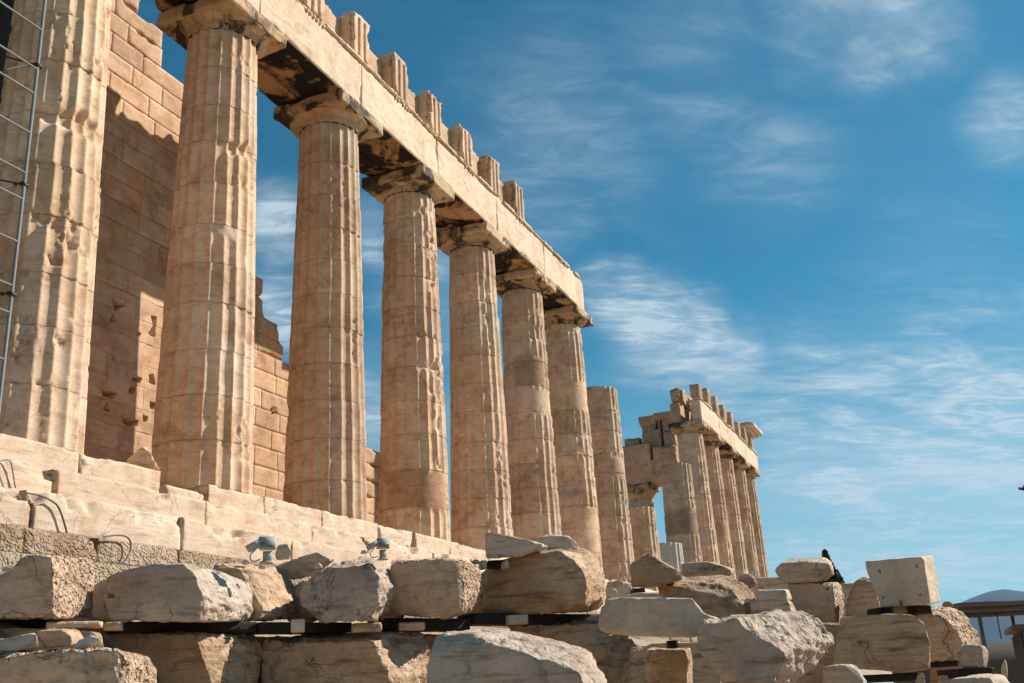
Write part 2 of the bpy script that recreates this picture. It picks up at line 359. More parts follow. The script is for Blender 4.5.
# ------------------------------------------------------------------ temple
S = 4.29
temple = empty('ruined_temple', (20, 0, -2.4), 'long ruined marble temple with a fluted colonnade on a stepped base', 'temple')
def flute_shaft(z0, z1, cx, cy, seed, nu=200, nz=200, rb=0.9525, rt=0.745, H=9.85, patches=(), broken=0.0, chips=0.5, yaw=0.0, new=False):
    rs = np.random.RandomState(seed)
    # drum joints
    js = [z0]; z = z0
    while z < z1-0.5: z += rs.uniform(0.82, 0.98); js.append(min(z, z1))
    js[-1] = z1
    rows = list(np.linspace(z0, z1, nz))
    for j in js[1:-1]: rows += [j-0.022, j-0.009, j, j+0.009, j+0.022]
    rows = np.array(sorted(rows)); n = len(rows)
    th = np.linspace(0, 2*math.pi, nu, endpoint=False)
    T, Z = np.meshgrid(th, rows)
    t = np.clip(Z/H, 0, 1); R0 = rb + (rt-rb)*(t**1.12)
    d = np.clip(np.searchsorted(js, Z.ravel(), side='right')-1, 0, len(js)-2).reshape(Z.shape)
    droff = rs.uniform(-0.006, 0.006, len(js)); dya = rs.uniform(-0.014, 0.014, len(js)); dox = rs.uniform(-0.010, 0.010, (len(js), 2))
    a = ((T+yaw+dya[d])/(2*math.pi)*20) % 1.0
    prof = 1-(2*a-1)**2
    P = np.stack([R0*np.cos(T)+cx, R0*np.sin(T)+cy, Z], -1).reshape(-1, 3)
    def nz_(sc, o, s):
        return fbm(P, sc, o, seed*7+s).reshape(Z.shape)
    big = nz_(0.9, 4, 1); medn = nz_(3.0, 4, 2); sm = nz_(9.0, 3, 3)
    r = R0 + droff[d] - 0.074*R0*prof
    ero = np.clip((medn-0.60)*0.9*chips, 0, 0.045) + np.clip((sm-0.62)*0.4*chips, 0, .018)   # worn arrises
    r = np.minimum(r, R0*(1-0.004)-ero)
    bc = np.clip((big*0.35+medn*0.3+sm*0.35-0.62)*3.0*chips, 0, 0.045); r = r-bc                      # larger losses
    jn = 0*Z
    for j in js[1:-1]:
        g = np.exp(-((Z-j)/0.008)**2); gg = np.exp(-((Z-j)/0.045)**2)
        r = r - 0.007*g - gg*np.clip((nz_(5.0, 3, 4)-0.60)*0.5*chips, 0, 0.04)
    tone = np.ones(Z.shape+(3,)); dt = rs.uniform(0.84, 1.08, (len(js),)); tone *= dt[d][..., None]
    wm = rs.uniform(-0.05, 0.04, len(js)); tone[..., 2] *= 1+wm[d]; tone[..., 0] *= 1-wm[d]*0.4
    for j in js[1:-1]: tone *= (1-0.35*np.exp(-((Z-j)/0.012)**2))[..., None]
    for (pz0, pz1, pt, pw, dep, col) in patches:        # pt, pw in degrees; dep < 0 fills the flutes, dep > 0 cuts in
        dth = np.abs(((np.degrees(T)-pt+180) % 360)-180)
        edge = (nz_(2.5, 3, 9)-0.5)*0.25
        mk = 1/(1+np.exp(-((pw-dth)/3.0))) * 1/(1+np.exp(-((Z-pz0+edge)/0.02))) * 1/(1+np.exp(-((pz1-Z-edge)/0.02)))
        if dep < 0: r = r*(1-mk) + mk*(R0-0.035)
        else: r = r - mk*dep*(0.7+0.6*medn)
        tone *= (1-mk[..., None]) + mk[..., None]*np.array(col)
    r = r + (sm-0.5)*0.005
    X = cx + dox[d, 0] + r*np.cos(T); Y = cy + dox[d, 1] + r*np.sin(T)
    if broken:
        k = np.clip((Z-(z1-1.2))/1.2, 0, 1)
        drop = broken*fbm(np.stack([X.ravel(), Y.ravel(), 0*X.ravel()], 1), 0.9, 3, seed).reshape(Z.shape)
        Z = Z - k*drop
    V = np.stack([X, Y, Z], -1).reshape(-1, 3); V = np.vstack([V, [cx, cy, V[-nu:, 2].mean()], [cx, cy, z0]])
    I = np.arange(n*nu).reshape(n, nu); I2 = np.roll(I, -1, 1)
    F = np.stack([I[:-1].ravel(), I2[:-1].ravel(), I2[1:].ravel(), I[1:].ravel()], 1)
    tp = len(V)-2; bt = len(V)-1; l, l2 = I[-1], I2[-1]; b, b2 = I[0], I2[0]
    # fans as degenerate-free quads: pair up neighbours
    top = np.stack([l[::2], l[1::2], np.roll(l, -2)[::2], np.full(nu//2, tp)], 1)
    bot = np.stack([np.roll(b, -2)[::2], b[1::2], b[::2], np.full(nu//2, bt)], 1)
    F = np.vstack([F, top, bot]); tone = np.vstack([tone.reshape(-1, 3), np.ones((2, 3))])
    return V, F, tone
def lathe(prof, cx, cy, nu=96, seed=0, rough=0.004):
    prof = np.array(prof); n = len(prof); th = np.linspace(0, 2*math.pi, nu, endpoint=False)
    T, K = np.meshgrid(th, np.arange(n)); r = prof[K, 0]; z = prof[K, 1]
    P = np.stack([cx+r*np.cos(T), cy+r*np.sin(T), z], -1).reshape(-1, 3)
    q = fbm(P, 3.0, 4, seed)
    r = r.ravel() - np.clip(q-0.55, 0, 1)*0.35 + (fbm(P, 8, 3, seed+3)-0.5)*rough*2
    P = np.stack([cx+r*np.cos(T.ravel()), cy+r*np.sin(T.ravel()), z.ravel()], 1)
    I = np.arange(n*nu).reshape(n, nu); I2 = np.roll(I, -1, 1)
    return P, np.stack([I[:-1].ravel(), I2[:-1].ravel(), I2[1:].ravel(), I[1:].ravel()], 1)
def capital(cx, cy, parent, seed, res=0.05, ztop=10.43, sc=1.0):
    z = 9.85
    pr = [(0.745, z-0.005)]
    for k in range(4): pr += [(0.752+k*0.014, z+0.012+k*0.030), (0.770+k*0.014, z+0.022+k*0.030), (0.760+k*0.014, z+0.033+k*0.030)]
    for s in np.linspace(0, 1, 12): pr.append((0.80+0.195*math.sin(s*math.pi/2)**0.9 if s < 1 else 0.985, z+0.13+0.125*s+0.0))
    pr.append((0.94, z+0.262)); pr.append((0.5, z+0.262))
    V, F = lathe(pr, cx, cy, 96, seed)
    o = finish('capital', V, F, MAT['abacus'], parent, None, True)
    A = Acc(); A.box((cx-1.01, cx+1.01, cy-1.0, cy+1.0, z+0.245, ztop-0.002), res, amp=0.09, thr=0.52, seed=seed+2, rough=0.006)
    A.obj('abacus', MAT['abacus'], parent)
    return o
def column(n, top=9.85, cap=True, nu=200, nz=200, patches=(), broken=0.0, label=None, cx=None, cy=0.0, chips=0.5, mat='column', rb=.9525, rt=.745):
    cx = n*S if cx is None else cx
    V, F, T = flute_shaft(0.0, top, cx, cy, 100+int(n*7) if n == int(n) else int(n*31), nu, nz, patches=patches, broken=broken, chips=chips, rb=rb, rt=rt)
    o = finish('column', V, F, MAT[mat], temple, T, False, label)
    if cap: capital(cx, cy, o, 300+int(n*5), 0.05 if nu > 150 else 0.09)
    return o
# angles: 270 = south face, 180 = west face, towards the camera about 215-235
NEW = (1.15, 1.28, 1.45); DIM = (0.72, 0.66, 0.62); LT = (1.12, 1.10, 1.08)
column(-1, nu=240, nz=240, patches=[(5.3, 5.62, 250, 40, 0.09, LT), (0.0, 1.5, 185, 26, 0.05, (0.8, 0.8, 0.8)), (1.9, 3.3, 196, 16, 0.06, DIM)], chips=0.4)
column(0, nu=240, nz=240, patches=[(6.9, 7.2, 255, 22, 0.10, (1, 1, 1)), (5.0, 5.25, 236, 20, -1, (1.0, 1.1, 1.25)), (2.0, 2.6, 234, 4, 0.03, LT)], chips=0.14)
column(1, nu=240, nz=240, patches=[(3.6, 4.4, 262, 6, 0.05, LT)], chips=0.18)
column(2, nu=220, nz=220, patches=[(3.9, 4.7, 250, 10, 0.07, LT), (0.8, 1.8, 220, 60, -1, (0.72, 0.62, 0.55)), (4.9, 5.6, 185, 12, 0.06, (.9, .9, .9))], chips=0.5)
column(3, nu=200, nz=180, patches=[(6.6, 8.6, 240, 8, 0.05, LT)], chips=0.4)
column(4, nu=200, nz=180, patches=[(7.9, 8.5, 215, 60, 0.07, (1.1, 1.1, 1.1)), (6.2, 7.3, 215, 45, -1, (0.72, 0.66, 0.60)), (5.2, 6.1, 250, 60, -1, LT)], chips=0.55)
column(5, nu=180, nz=160, patches=[(6.3, 7.5, 215, 70, -1, LT), (3.1, 4.2, 195, 35, 0.12, (0.95, 0.95, 0.95)), (0.8, 2.6, 205, 70, -1, LT)], chips=0.7)
column(6, top=8.45, cap=False, nu=160, nz=140, broken=0.25, patches=[(6.9, 7.5, 200, 20, 0.10, (0.8, 0.8, 0.8)), (4.4, 5.2, 215, 80, -1, (1.02, 1, 1))], chips=0.9, label='tall broken column standing just past the end of the near architrave')
column(7, top=3.85, cap=False, nu=140, nz=80, broken=0.2, chips=0.8, label='short broken column stump low behind the tall broken shaft')
column(8, top=2.62, cap=False, nu=140, nz=60, chips=0.05, mat='white', label='short stump of bright white new fluted marble')
column(9, top=7.3, cap=False, nu=140, nz=120, broken=0.1, patches=[(3.5, 4.8, 215, 90, -1, (0.62, 0.6, 0.58))], chips=0.7, label='broken column with a smooth grey drum in front of the far corner')
for k in range(10, 15): column(k, nu=140, nz=110, chips=0.45, cx=k*S - (0.6 if k == 14 else 0), patches=[(2.0+k % 3, 3.2+k % 3, 215, 80, -1, (0.85, 0.8, 0.76))] if k % 2 else ())
for k in range(1, 3): column(20+k, nu=100, nz=50, chips=0.6, cx=13.86*S, cy=k*4.0)

# steps: three courses of big blocks
def course(name, y0, y1, z0, z1, x0, x1, L0, mat, seed, amp, res=0.07, label=None, tops=None, fz=None):
    rs = np.random.RandomState(seed); A = Acc(); x = x0; i = 0
    while x < x1-0.3:
        L = rs.uniform(L0*0.8, L0*1.25); xe = min(x+L, x1)
        near = x < 22
        jz = rs.uniform(-0.003, 0.003); jy = rs.uniform(-0.004, 0.004)
        b = (x+0.0006, xe-0.0006, y0+jy, y1, z0+0.002, z1+jz)
        A.box(b, res if near else 0.25, amp=amp, thr=0.48, seed=seed*13+i, rough=0.008, t=rs.uniform(0.90, 1.05), sc=1.9, joint=True, dirt=0.3); x = xe; i += 1
    return A.obj(name, MAT[mat], temple, label=label)
XE = 61.0
# stylobate split by hand on the left where blocks are broken
A = Acc()
for i, (a, b, dz, am) in enumerate([(-10, -6.6, 0, .1), (-6.6, -4.0, .0, .1), (-4.0, -2.25, 0.0, .16), (-2.12, -1.05, -0.20, .10), (-1.04, 0.6, -.02, .10), (0.6, 2.6, 0, .12), (2.6, 4.9, 0, .14), (4.9, 6.55, .0, .2), (6.7, 8.6, 0.0, .2), (8.6, 11, 0, .12)]):
    A.box((a+.004, b-.004, -1.0, -0.2, -0.52, dz), 0.05, amp=am, thr=.50, seed=50+i, rough=.009, t=0.96+0.015*(i % 4), sc=1.9, joint=i in (0, 1, 4, 5, 6, 8, 9), dirt=0.4)
A.box((11, XE, -1.0, -0.2, -0.52, 0), 0.3, amp=.05, seed=70)
A.obj('stylobate', MAT['steps'], temple)
course('step', -1.70, -0.98, -1.04, -0.522, -10, XE, 2.6, 'steps', 11, 0.20, 0.05)
course('step', -2.40, -1.69, -1.56, -1.042, -10, XE, 2.3, 'steps', 12, 0.24, 0.05)
course('foundation_course', -2.62, -0.5, -1.90, -1.562, -12, XE+.5, 1.3, 'poros', 13, 0.10, 0.06)
course('foundation_course', -2.80, -0.5, -2.32, -1.905, -12, XE+.5, 1.5, 'poros', 14, 0.14, 0.08)
course('foundation_course', -2.95, -0.5, -2.85, -2.325, -12, XE+.5, 1.5, 'poros', 15, 0.14, 0.12)
A = Acc(); A.box((-10, XE, -0.25, 24, -0.9, -0.012), 1.5, amp=0.01, seed=3); A.obj('floor', MAT['wall'], temple)

# cella wall with ruined stepped end and clamp holes
WY = 3.6
ends = [(0, 13.3), (0.5, 13.3), (1.55, 13.25), (3.85, 13.3), (3.9, 12.6), (4.4, 11.6), (5.0, 9.6), (5.45, 7.95), (5.9, 7.5), (6.3, 7.4), (6.6, 6.75), (7.3, 6.6), (8.0, 6.1), (8.8, 5.6), (9.5, 5.0), (10.2, 4.3), (11.3, 3.75), (11.5, 3.1), (11.9, 3.05), (11.95, 2.1), (12.75, 2.05), (13.1, 1.0), (14, 0.9)]
def wall_end(z):
    for (a, x), (b, x2) in zip(ends[:-1], ends[1:]):
        if a <= z <= b: return x+(x2-x)*(z-a)/(b-a)
    return 0.9
holes = []
for pl in [[(112, 299), (126, 305), (115, 311)], [(113, 313), (116, 322), (110, 321)], [(137, 331), (141, 334), (137, 338)], [(151, 316), (156, 317), (155, 337), (148, 334), (153, 326)],
           [(132, 375), (142, 378), (140, 383), (133, 381)], [(149, 375), (153, 374), (155, 385), (149, 383)], [(102, 389), (118, 393), (112, 399), (103, 395)], [(107, 402), (110, 411), (103, 410)],
           [(121, 416), (138, 421), (137, 426), (130, 427), (123, 422)], [(150, 402), (156, 404), (154, 409), (150, 408)], [(112, 355), (115, 357), (114, 362)], [(130, 386), (136, 388), (134, 395), (129, 393)],
           [(270, 405), (277, 412), (272, 413)], [(143, 415), (148, 417), (146, 422), (143, 421)]]:
    holes.append([(onY(u, v, WY)[0], onY(u, v, WY)[2]) for u, v in pl])
def inside(px, pz, poly):
    c = np.zeros(px.shape, bool); n = len(poly)
    for i in range(n):
        x1, z1 = poly[i]; x2, z2 = poly[(i+1) % n]
        k = ((z1 > pz) != (z2 > pz)); xi = (x2-x1)*(pz-z1)/((z2-z1) if z2 != z1 else 1e-9)+x1
        c ^= k & (px < xi)
    return c
def hole_warp(V):
    f = V[:, 1] < WY+0.08; d = np.zeros(len(V))
    for h in holes: d = np.maximum(d, inside(V[:, 0], V[:, 2], h)*0.5)
    V = V.copy(); V[:, 1] += np.where(f, d, 0); return V
A = Acc(); z = 0.0; k = 0; rs = np.random.RandomState(8)
while z < 13.2:
    h = 1.15 if k == 0 else 0.525; zt = z+h; xe = wall_end(z+h*0.6)
    x = -9.0 - (0.6 if k % 2 else 0); i = 0
    while x < xe-0.25:
        L = rs.uniform(1.0, 1.35); x2 = min(x+L, xe)
        if xe-x2 < 0.5: x2 = xe
        last = x2 >= xe-0.01; vis = x2 > 0.2
        if not (k == 0 and 6.6 < x2 < 9.5):
            jy = rs.uniform(-0.002, 0.002)
            A.box((x+.0003, x2-.0003, WY+jy, WY+1.1, z+.0003, zt-.0003), (0.022 if (x < 3.6 and 0.8 < z < 6.0 and x2 > .3) else 0.08) if vis else 0.35, amp=0.09 if last else 0.03, thr=0.46 if last else .60, seed=900, rough=0.004,
                  t=np.array([1, .95, .9])**rs.uniform(-.5, 1.2)*rs.uniform(0.84, 1.08), base=0.0008, warp=hole_warp if vis else None)
        x = x2; i += 1
    z = zt; k += 1
A.obj('cella_wall', MAT['wall'], temple)
A = Acc(); A.box((6.2, 7.7, WY+.35, WY+1.0, 0.0, 1.1), .1, .1, seed=4); A.box((7.75, 8.8, WY+.1, WY+1.0, 0.0, .62), .08, .1, seed=5); A.obj('wall_base', MAT['wall'], temple)

# entablature ----------------------------------------------------
def beam(x0, x1, label, seed, jag=False, soot=True, res=0.06):
    A = Acc(); A.box((x0+.004, x1-.004, -0.95, -0.37, 10.432, 11.70), res, amp=0.10, thr=0.52, seed=seed, rough=0.008, t=1.0, sc=1.4)
    o = A.obj('architrave_block', MAT['arch'], temple, label=label)
    A = Acc()
    A.box((x0+(3.0 if seed == 700 else .006), x1-.006, -0.34, 0.26, 10.455, 11.68), 0.10, amp=0.12, seed=seed+1, rough=0.012)
    A.box((x0+.006, x1-.006, 0.29, 0.90, 10.44, 11.68), 0.10, amp=0.16, seed=seed+2, rough=0.012)
    A.box((x0+.006, x1-.006, -0.925, -0.37, 10.410, 10.4315), 0.12, amp=0.02, seed=seed+3, rough=0.002)
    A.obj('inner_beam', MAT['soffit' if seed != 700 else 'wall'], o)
    # taenia with regulae, broken off here and there
    rs_ = np.random.RandomState(seed); x = x0; T_ = Acc()
    while x < x1-0.05:
        L = rs_.uniform(0.5, 1.6); xe = min(x+L, x1)
        if rs_.rand() < 0.80: T_.box((x+.003, xe-.003, -1.02, -0.5, 11.705, 11.80), 0.05, amp=0.10, thr=0.5, seed=int(seed+x*10) % 9999, rough=0.006)
        else: T_.box((x+.003, xe-.003, -0.94, -0.5, 11.705, 11.78), 0.06, amp=0.06, thr=0.4, seed=int(seed+x*10) % 9999, rough=0.008)
        x = xe
    kk = math.ceil((x0+0.2)/2.145)
    while kk*2.145 < x1-0.2:
        xc = kk*2.145
        for g in range(6):
            if rs_.rand() < 0.75: T_.box((xc-0.40+g*0.14, xc-0.40+g*0.14+0.075, -1.005, -0.94, 11.63, 11.704), 0.04, amp=0.01, seed=g)
        kk += 1
    T_.obj('taenia', MAT['arch'], o)
    return o
jo = [-2*S+0.1, -S, 0, S, 2*S, 3*S, 4*S, 5*S+0.12]
for i in range(len(jo)-1):
    beam(jo[i], jo[i+1], None if i < len(jo)-2 else 'last architrave block ending in mid air above the sixth capital', 500+i*9)
def triglyph(xc, h, seed, res=0.045, depth=0.75, y=-0.965):
    """three upright bars and two and two half glyphs cut into one slab"""
    w = 0.845; x0, x1 = xc-w/2, xc+w/2; V, F = grid_box(x0, x1, y, y+depth, 11.802, 11.802+h, res*0.62)
    V0 = V.copy(); V = chip(V, (x0, x1, y, y+depth, 11.802, 11.802+h), 0.16, 0.46, 2.6, seed, 0.008)
    u = (V0[:, 0]-x0)/w; front = V0[:, 1] < y+0.08
    g = np.zeros(len(V))
    for c in (1/3-0.0, 2/3+0.0): g = np.maximum(g, np.clip(1-np.abs(u-c)/0.075, 0, 1))
    g = np.maximum(g, np.clip(1-np.abs(u-0)/0.06, 0, 1)); g = np.maximum(g, np.clip(1-np.abs(u-1)/0.06, 0, 1))
    stop = np.clip((11.802+1.20-V0[:, 2])/0.02, 0, 1)
    V[:, 1] += np.where(front, g*0.11*stop, 0)
    return V, F
hs = np.random.RandomState(4)
for k in range(-1, 8):
    V, F = triglyph(k*2.145, 1.32 if k != 1 else 1.22, 40+k)
    T = np.ones(len(V))*hs.uniform(0.85, 1.05)
    finish('triglyph', V, F, MAT['column'], temple, T)
    h = hs.uniform(1.08, 1.27); x1 = (k+1)*2.145-0.43 if k < 7 else k*2.145+0.75
    A = Acc(); A.box((k*2.145+0.43, x1, -0.60, -0.28, 11.782, 11.782+h), 0.06, amp=0.20, thr=0.5, seed=77+k, rough=0.012)
    A.obj('metope', MAT['wall'], temple)
A = Acc(); x = -8; i = 0
while x < 16.0:
    L = hs.uniform(1.2, 2.1); A.box((x+.005, x+L-.005, 0.25, 0.9, 11.70, 11.78+hs.uniform(0.9, 1.36)), 0.12, amp=0.2, thr=0.45, seed=120+i, rough=0.02); x += L; i += 1
A.obj('frieze_backer', MAT['wall'], temple)
# scrap of taenia block near the broken end
A = Acc(); A.box((18.6, 19.9, -1.0, -0.3, 11.71, 11.86), 0.06, amp=0.1, seed=9); A.obj('cornice_fragment', MAT['arch'], temple)

# far corner
fx = [9.82*S, 11*S, 12*S, 13*S, 13.86*S+0.95]
for i in range(4): beam(fx[i], fx[i+1], None, 700+i*9, res=0.12)
for i, xc in enumerate(np.linspace(42.55, 58.9, 8)):
    V, F = triglyph(xc, (0.82, 1.12, 1.18, 1.15, 1.2, 1.1, 1.15, 1.25)[i], 90+i, 0.09, depth=0.55)
    finish('triglyph', V, F, MAT['column'], temple, np.ones(len(V))*0.95)
A = Acc()
for i, (a, b, h) in enumerate([(42.3, 43.3, 0.95), (43.35, 44.6, 0.9), (44.7, 46.2, 1.0)]):
    A.box((a, b, 0.10 if i == 0 else 0.2, 0.80, 11.70, 11.72+h), 0.10, amp=0.3, thr=.42, seed=140+i, rough=0.02)
A.obj('frieze_backer', MAT['wall'], temple)
A = Acc(); A.box((57.2, 59.3, 0.2, 0.80, 11.76, 12.97), 0.10, amp=0.2, seed=144); A.obj('frieze_backer', MAT['wall'], temple)
co = Acc(); co.box((57.2, 60.9, -1.50, 3.5, 13.14, 13.42), 0.12, amp=0.12, seed=160, rough=0.01)
co.box((57.4, 60.6, -1.15, 3.2, 12.98, 13.135), 0.12, amp=0.08, seed=161, rough=0.01)
co.box((57.3, 60.7, -1.35, 3.4, 13.425, 13.55), 0.12, amp=0.12, seed=162, rough=0.01)
co.obj('cornice', MAT['arch'], temple, label='surviving corner piece of the projecting cornice')
A = Acc(); A.box((59.4, 60.35, -0.2, 9.0, 10.44, 11.75), 0.3, amp=.1, seed=170); A.box((59.5, 60.3, -0.2, 3.2, 11.76, 12.97), 0.3, amp=.1, seed=171)
A.obj('architrave_block', MAT['wall'], temple, label='entablature turning the far corner')
# inner porch remains
PX = 50.0
V, F, T = flute_shaft(0, 7.75, PX+.9, 5.35, 77, 120, 80, rb=0.86, rt=0.72, H=8.3, chips=0.8)
pc = finish('porch_column', V, F, MAT['column'], temple, T)
V, F = lathe([(0.72, 7.74), (0.75, 7.85), (0.80, 7.95), (0.97, 8.2), (1.0, 8.3), (0.5, 8.3)], PX+.9, 5.35, 72, 9)
finish('capital', V, F, MAT['abacus'], pc, None, True)
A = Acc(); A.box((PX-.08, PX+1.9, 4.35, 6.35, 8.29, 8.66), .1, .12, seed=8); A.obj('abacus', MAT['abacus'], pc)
def px_block(A, u0, v0, u1, v1, X, dep, seed, amp=0.16, t=1.0):
    a = onX(u0, v0, X); b = onX(u1, v1, X)
    A.box((X, X+dep, min(a[1], b[1])+.01, max(a[1], b[1])-.01, min(a[2], b[2])+.01, max(a[2], b[2])-.01), 0.09, amp=amp, thr=0.45, seed=seed, rough=0.02, t=t)
A = Acc(); X = PX
px_block(A, 618, 464, 676, 481, X, 1.6, 1); px_block(A, 610, 448, 651, 463.6, X-.1, 1.7, 2, t=1.05); px_block(A, 652, 447, 677, 463, X-.15, 1.7, 3, t=.95)
A.obj('porch_lintel', MAT['wall'], temple)
A = Acc()
for i, q in enumerate([(641, 431, 662, 447), (663, 432, 676, 447), (624, 439, 640, 447.5), (638, 417, 657, 424), (641, 424.4, 656, 430.6), (661, 418, 674, 431), (652, 413, 674, 417.6), (657.5, 419, 660, 430)]):
    px_block(A, *q, X+.25+0.05*(i % 3), 1.1, 20+i, t=0.9+0.05*(i % 4))
A.obj('porch_wall', MAT['wall'], temple)

# ------------------------------------------------------------------ rock builder
def new_from_modifiers(me, voxel):
    o = bpy.data.objects.new('tmp', me); C.objects.link(o)
    md = o.modifiers.new('r', 'REMESH'); md.mode = 'VOXEL'; md.voxel_size = voxel
    dg = bpy.context.evaluated_depsgraph_get(); dg.update()
    out = bpy.data.meshes.new_from_object(o.evaluated_get(dg))
    bpy.data.objects.remove(o); bpy.data.meshes.remove(me)
    return out
def rock(name, label, cat, w, L, h, front, side=(), mat='honey', seed=1, amp=1.0, group=None, extra=(), hulls=None, back=0.82, vox=None, wear=1, kind='rough', holes=()):
    """front: outline of the near face; side: outline of the far end; both as photo pixels laid on two parallel
    upright planes a distance L apart; extra: (u, v, t) points between them"""
    n = np.array([math.cos(R(h)), math.sin(R(h)), 0.0]); front = [tuple(p) for p in front]
    allp = np.array([p[:2] for p in list(front)+list(side)]); c = allp.mean(0)
    p0 = at(c[0], allp[:, 1].mean(), w)
    def P(u, v, t): return on_plane(u, v, p0+n*L*t, n)
    groups = []
    if hulls is None:
        g = [(u, v, 0) for u, v in front]+[(u, v, 1) for u, v in side]+list(extra)
        for u, v in front:
            g.append((c[0]+(u-c[0])*back, c[1]+(v-c[1])*back, 1))
        groups = [g]
    else:
        for g in hulls:
            g = [(q[0], q[1], q[2] if len(q) > 2 else 0) for q in g]
            cc = np.mean([q[:2] for q in g], 0)
            g = g+[(cc[0]+(q[0]-cc[0])*back, cc[1]+(q[1]-cc[1])*back, 1) for q in g if q[2] == 0]
            groups.append(g)
    bm = bmesh.new()
    for g in groups:
        vs = [bm.verts.new(P(*q)) for q in g]
        r_ = bmesh.ops.convex_hull(bm, input=vs)
        dead = [e for e in r_['geom_interior'] if isinstance(e, bmesh.types.BMVert)]
        bmesh.ops.delete(bm, geom=dead, context='VERTS')
    bmesh.ops.recalc_face_normals(bm, faces=bm.faces)
    me = bpy.data.meshes.new(name); bm.to_mesh(me); bm.free()
    vox = vox or max(0.018, w*(0.0019 if kind == 'cut' else 0.0024)); wear = min(wear, 1) if kind == 'cut' else wear
    me = new_from_modifiers(me, vox)
    # wear the edges, then roughen
    nv = len(me.vertices); V = np.empty(nv*3, dtype=np.float32); me.vertices.foreach_get('co', V); V = V.reshape(-1, 3).astype(float)
    ne = len(me.edges); E = np.empty(ne*2, dtype=np.int32); me.edges.foreach_get('vertices', E); E = E.reshape(-1, 2)
    deg = np.bincount(E.ravel(), minlength=nv)[:, None].astype(float)
    for _ in range(wear):
        Sm = np.zeros_like(V)
        for a in range(3): Sm[:, a] = np.bincount(E[:, 0], V[E[:, 1], a], nv)+np.bincount(E[:, 1], V[E[:, 0], a], nv)
        V += 0.55*(Sm/np.maximum(deg, 1)-V)
    me.vertices.foreach_set('co', V.astype(np.float32).ravel()); me.update()
    # knock flat facets off corners and edges
    rs_ = np.random.RandomState(seed*7+1); size = (V.max(0)-V.min(0)).mean()
    if True:
        for _ in range(int(9*min(amp, 1.0))+3 if kind != 'cut' else 7):
            d = rs_.normal(size=3); d[2] *= 0.8; d /= np.linalg.norm(d); pr = V@d; lim = pr.max()-size*(rs_.uniform(0.03, 0.075) if kind != 'cut' else rs_.uniform(.01, .04))
            wob = (fbm(V, 6, 3, seed+_)-0.5)*0.02*size; over = np.clip(pr-lim-wob, 0, None); V -= over[:, None]*d*0.97
    me.vertices.foreach_set('co', V.astype(np.float32).ravel()); me.update()
    No = np.empty(nv*3, dtype=np.float32); me.vertices.foreach_get('normal', No); No = No.reshape(-1, 3)
    s = seed*31
    k = 0.6 if kind == 'cut' else 1.0
    brk = 1-np.clip((-(No@n)-0.55)/0.25, 0, 1)               # broken ends and tops against the dressed near face
    a_ = fbm(V, 1.7, 3, s)-0.5; b_ = fbm(V*np.array([1, 1, 2.6]), 3.6, 4, s+5)-0.5; c_ = fbm(V, 11, 4, s+9)-0.5
    rdg = 0.5-np.abs(fbm(V*np.array([1, 1, 1.6]), 2.8, 5, s+17)-0.5)*4
    bedc = V[:, 2]+0.25*(V[:, 0]*0.3-V[:, 1]*0.2)+0.12*fbm(V, 1.5, 3, s+2); st = bedc/0.085; fr = st-np.floor(st); lay = np.abs(fr-0.5)*2
    rg = np.abs(fbm(V*np.array([1, 1, 1.8]), 2.3, 4, s+13)-0.5)
    crack = np.clip(0.030-rg, 0, 1)/0.030*np.clip((fbm(V, 1.2, 2, s+4)-0.45)*6, 0, 1)
    pitn = np.clip(fbm(V, 17, 2, s+21)-0.56, 0, 1)
    m_ = 0.35+0.65*brk
    disp = amp*k*(0.035*a_ + m_*(0.040*b_ + 0.045*c_ + 0.042*rdg) - 0.014*(1-lay)*brk - 0.035*crack) - amp*pitn*brk*(0.22 if mat == 'pitted' else 0.06)
    V = V+No*disp[:, None]
    for (u, v, ru, rv) in holes:                                   # small sockets cut into the near face
        hc = P(u, v, 0); sx_ = ru*w/FPX; sz_ = rv*w/FPX; q = V-hc; tl = q@np.array([-n[1], n[0], 0])
        V = V + n*(0.10*((np.abs(tl) < sx_) & (np.abs(q[:, 2]) < sz_) & (np.abs(q@n) < 0.10)))[:, None]
    cc = np.array([(V[:, 0].min()+V[:, 0].max())/2, (V[:, 1].min()+V[:, 1].max())/2, V[:, 2].min()])
    me.vertices.foreach_set('co', (V-cc).astype(np.float32).ravel()); me.update()
    add_tone(me, 1.0-0.22*crack*k, brk)
    me.polygons.foreach_set('use_smooth', np.ones(len(me.polygons), dtype=bool))
    me.materials.clear(); me.materials.append(MAT[mat]); me.name = name
    o = link(name, me, None, tuple(cc)); tag(o, label, cat, group)
    return o
GR = 'weathered marble blocks piled below the temple'
def row_w(x, Z=-3.03):
    P = onZ(x, 630, Z); return float(np.dot(P-CAM, _f))

